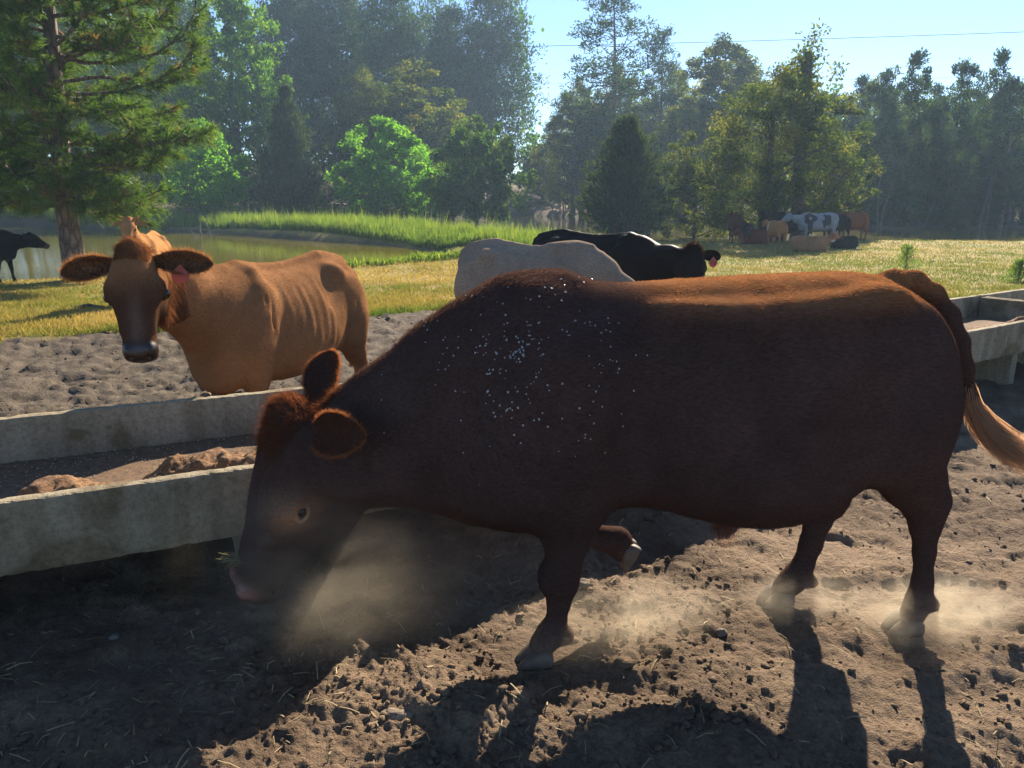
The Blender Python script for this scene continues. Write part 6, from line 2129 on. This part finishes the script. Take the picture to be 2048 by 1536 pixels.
def wire_fence():
    r = np.random.default_rng(808)
    pts = [at(885, 432, 60), at(930, 432, 57), at(985, 440, 54), at(1045, 448, 50)]
    root = empty('wire_fence', (pts[0].x, pts[0].y, gz(pts[0].x, pts[0].y)))
    tag(root, 'sagging old wire fence with thin posts by the tree with hanging leaves', 'fence')
    B = np.array(root.location)
    tops = []
    for p in pts:
        z = gz(p.x, p.y)
        w = Wood(); tip = np.array([p.x + 0.1 * r.normal(), p.y, z + 1.15])
        w.tube(np.array([[p.x, p.y, z - 0.2], tip]) - B, [0.045, 0.04], 6)
        obj('post', w.mesh('post'), BARK, root)
        tops.append((np.array([p.x, p.y, z]), tip))
    for f in (0.4, 0.68, 0.95):
        w = Wood()
        P = np.concatenate([np.linspace(tops[i][0] + (tops[i][1] - tops[i][0]) * f, tops[i + 1][0] + (tops[i + 1][1] - tops[i + 1][0]) * f, 7)[:-1] for i in range(3)])
        w.tube(P - B, np.full(len(P), 0.012), 4)
        obj('fence_wire', w.mesh('fence_wire'), WIRE, root)
wire_fence()

def dead_wood():
    r = np.random.default_rng(909)
    PALE = simple('bleached_wood', (0.30, 0.24, 0.19), 0.9, 0.3, 8, 0.3)
    # pale broken log
    p = at(1002, 430, 56); z = gz(p.x, 56)
    w = Wood(); w.tube([(-0.55, 0, 0.75), (0, 0, 0.45), (0.35, 0.1, 0.1), (0.45, 0.1, -0.1)], [0.10, 0.16, 0.17, 0.12], 8)
    o = obj('broken_log', w.mesh('broken_log'), PALE, loc=(p.x, 56, z + 0.1)); tag(o, 'pale broken log leaning on the bank under the hanging leaves', 'log')
    # dead branches in the reeds
    p = at(408, 425, 47); z = gz(p.x, 47)
    w = Wood()
    for k in range(7):
        b = np.array([r.normal() * 0.8, r.normal() * 0.3, r.uniform(0.6, 1.9)])
        w.tube(bend_path((0.1 * r.normal(), 0, 0), b, r, 0.12, 5), np.linspace(0.055, 0.012, 5), 5)
    o = obj('dead_branches', w.mesh('dead_branches'), simple('grey_dead_wood', (0.13, 0.10, 0.085), 0.9, 0.3), loc=(p.x, 47, z)); tag(o, 'grey dead branches standing in the tall grass below the small bright tree', 'branches')
    # stems by the cedar
    for px, Y, h, lean, rad, lab in ((1180, 42.5, 2.1, 0.05, 0.035, 'thin straight bare stem left of the feathery cedar'),
                                     (1205, 42.0, 0.55, -0.1, 0.06, 'short dark stump at the water left of the cedar trunk'),
                                     (1311, 41.6, 1.7, -0.75, 0.11, 'dark leaning stem right of the cedar at the water'),
                                     (1288, 41.8, 1.6, 0.5, 0.07, 'thinner stem crossing behind the leaning stem at the water')):
        p = at(px, 470, Y)
        w = Wood(); w.tube(bend_path((0, 0, -0.25), (lean, 0, h), r, 0.03, 6), np.linspace(rad, rad * 0.6, 6), 7)
        o = obj('stump' if h < 1 else 'bare_stem', w.mesh('bare_stem'), BARK, loc=(p.x, Y, gz(p.x, Y))); tag(o, lab, 'stump' if h < 1 else 'tree trunk')
    # dark stick on the left grass
    p = at(172, 585, 13.0)
    w = Wood(); w.tube([(-0.25, 0, 0.03), (0, 0.03, 0.06), (0.3, 0, 0.03)], [0.02, 0.035, 0.015], 6)
    o = obj('stick', w.mesh('stick'), BARK, loc=(p.x, 13.0, gz(p.x, 13.0))); tag(o, 'short dark stick lying on the dry grass left of the tan cow', 'stick')
dead_wood()

# ------------------------------------------------------------------ kicked-up dust
def dust(c, size, density, seed, name='dust'):
    bm = bmesh.new(); bmesh.ops.create_icosphere(bm, subdivisions=3, radius=1.0)
    me = bpy.data.meshes.new(name); bm.to_mesh(me); bm.free()
    t = NT('dust_cloud')
    co = t.objco()
    n = t.noise(1.9, 5, 0.62, t.mapping(co, (1, 1, 1.5)), 0.8)
    r2 = t.n('VectorMath', {'operation': 'LENGTH'}); t.set(r2.inputs[0], co)
    fall = t.n('MapRange', {'interpolation_type': 'SMOOTHSTEP'}); t.set(fall.inputs['Value'], r2.outputs['Value'])
    fall.inputs['From Min'].default_value = 1.0; fall.inputs['From Max'].default_value = 0.15
    nn = t.n('MapRange'); t.set(nn.inputs['Value'], n); nn.inputs['From Min'].default_value = 0.36; nn.inputs['From Max'].default_value = 0.68
    d = t.math('MULTIPLY', t.math('MULTIPLY', fall.outputs[0], nn.outputs[0]), density)
    v = t.n('VolumePrincipled', Color=(0.90, 0.79, 0.60), Anisotropy=0.45)
    t.set(v.inputs['Density'], d)
    t.t.links.new(v.outputs[0], t.out.inputs['Volume'])
    o = obj(name, me, t.m, loc=c, rot=(0, 0, seed))
    o.scale = size
    o['kind'] = 'stuff'
dust((-0.62, 2.40, 0.46), (0.62, 0.26, 0.40), 2.4, 0.15)
dust((0.42, 2.66, 0.10), (0.58, 0.26, 0.14), 4.5, 0.3)
dust((1.74, 2.74, 0.08), (0.46, 0.24, 0.15), 6.0, 0.2)
dust((1.25, 2.86, 0.07), (0.40, 0.20, 0.11), 4.0, 0.1)

# ------------------------------------------------------------------ haze over the whole scene
def haze():
    bm = bmesh.new(); bmesh.ops.create_cube(bm, size=1.0)
    me = bpy.data.meshes.new('haze'); bm.to_mesh(me); bm.free()
    t = NT('haze_air')
    v = t.n('VolumePrincipled', Color=(0.50, 0.72, 1.0), Density=0.00075, Anisotropy=0.25)
    t.t.links.new(v.outputs[0], t.out.inputs['Volume'])
    o = obj('haze', me, t.m, loc=(0, 0, (44 - 2.2) / 2))
    o.scale = (700, 700, 44 + 2.2)
    o['kind'] = 'stuff'
haze()
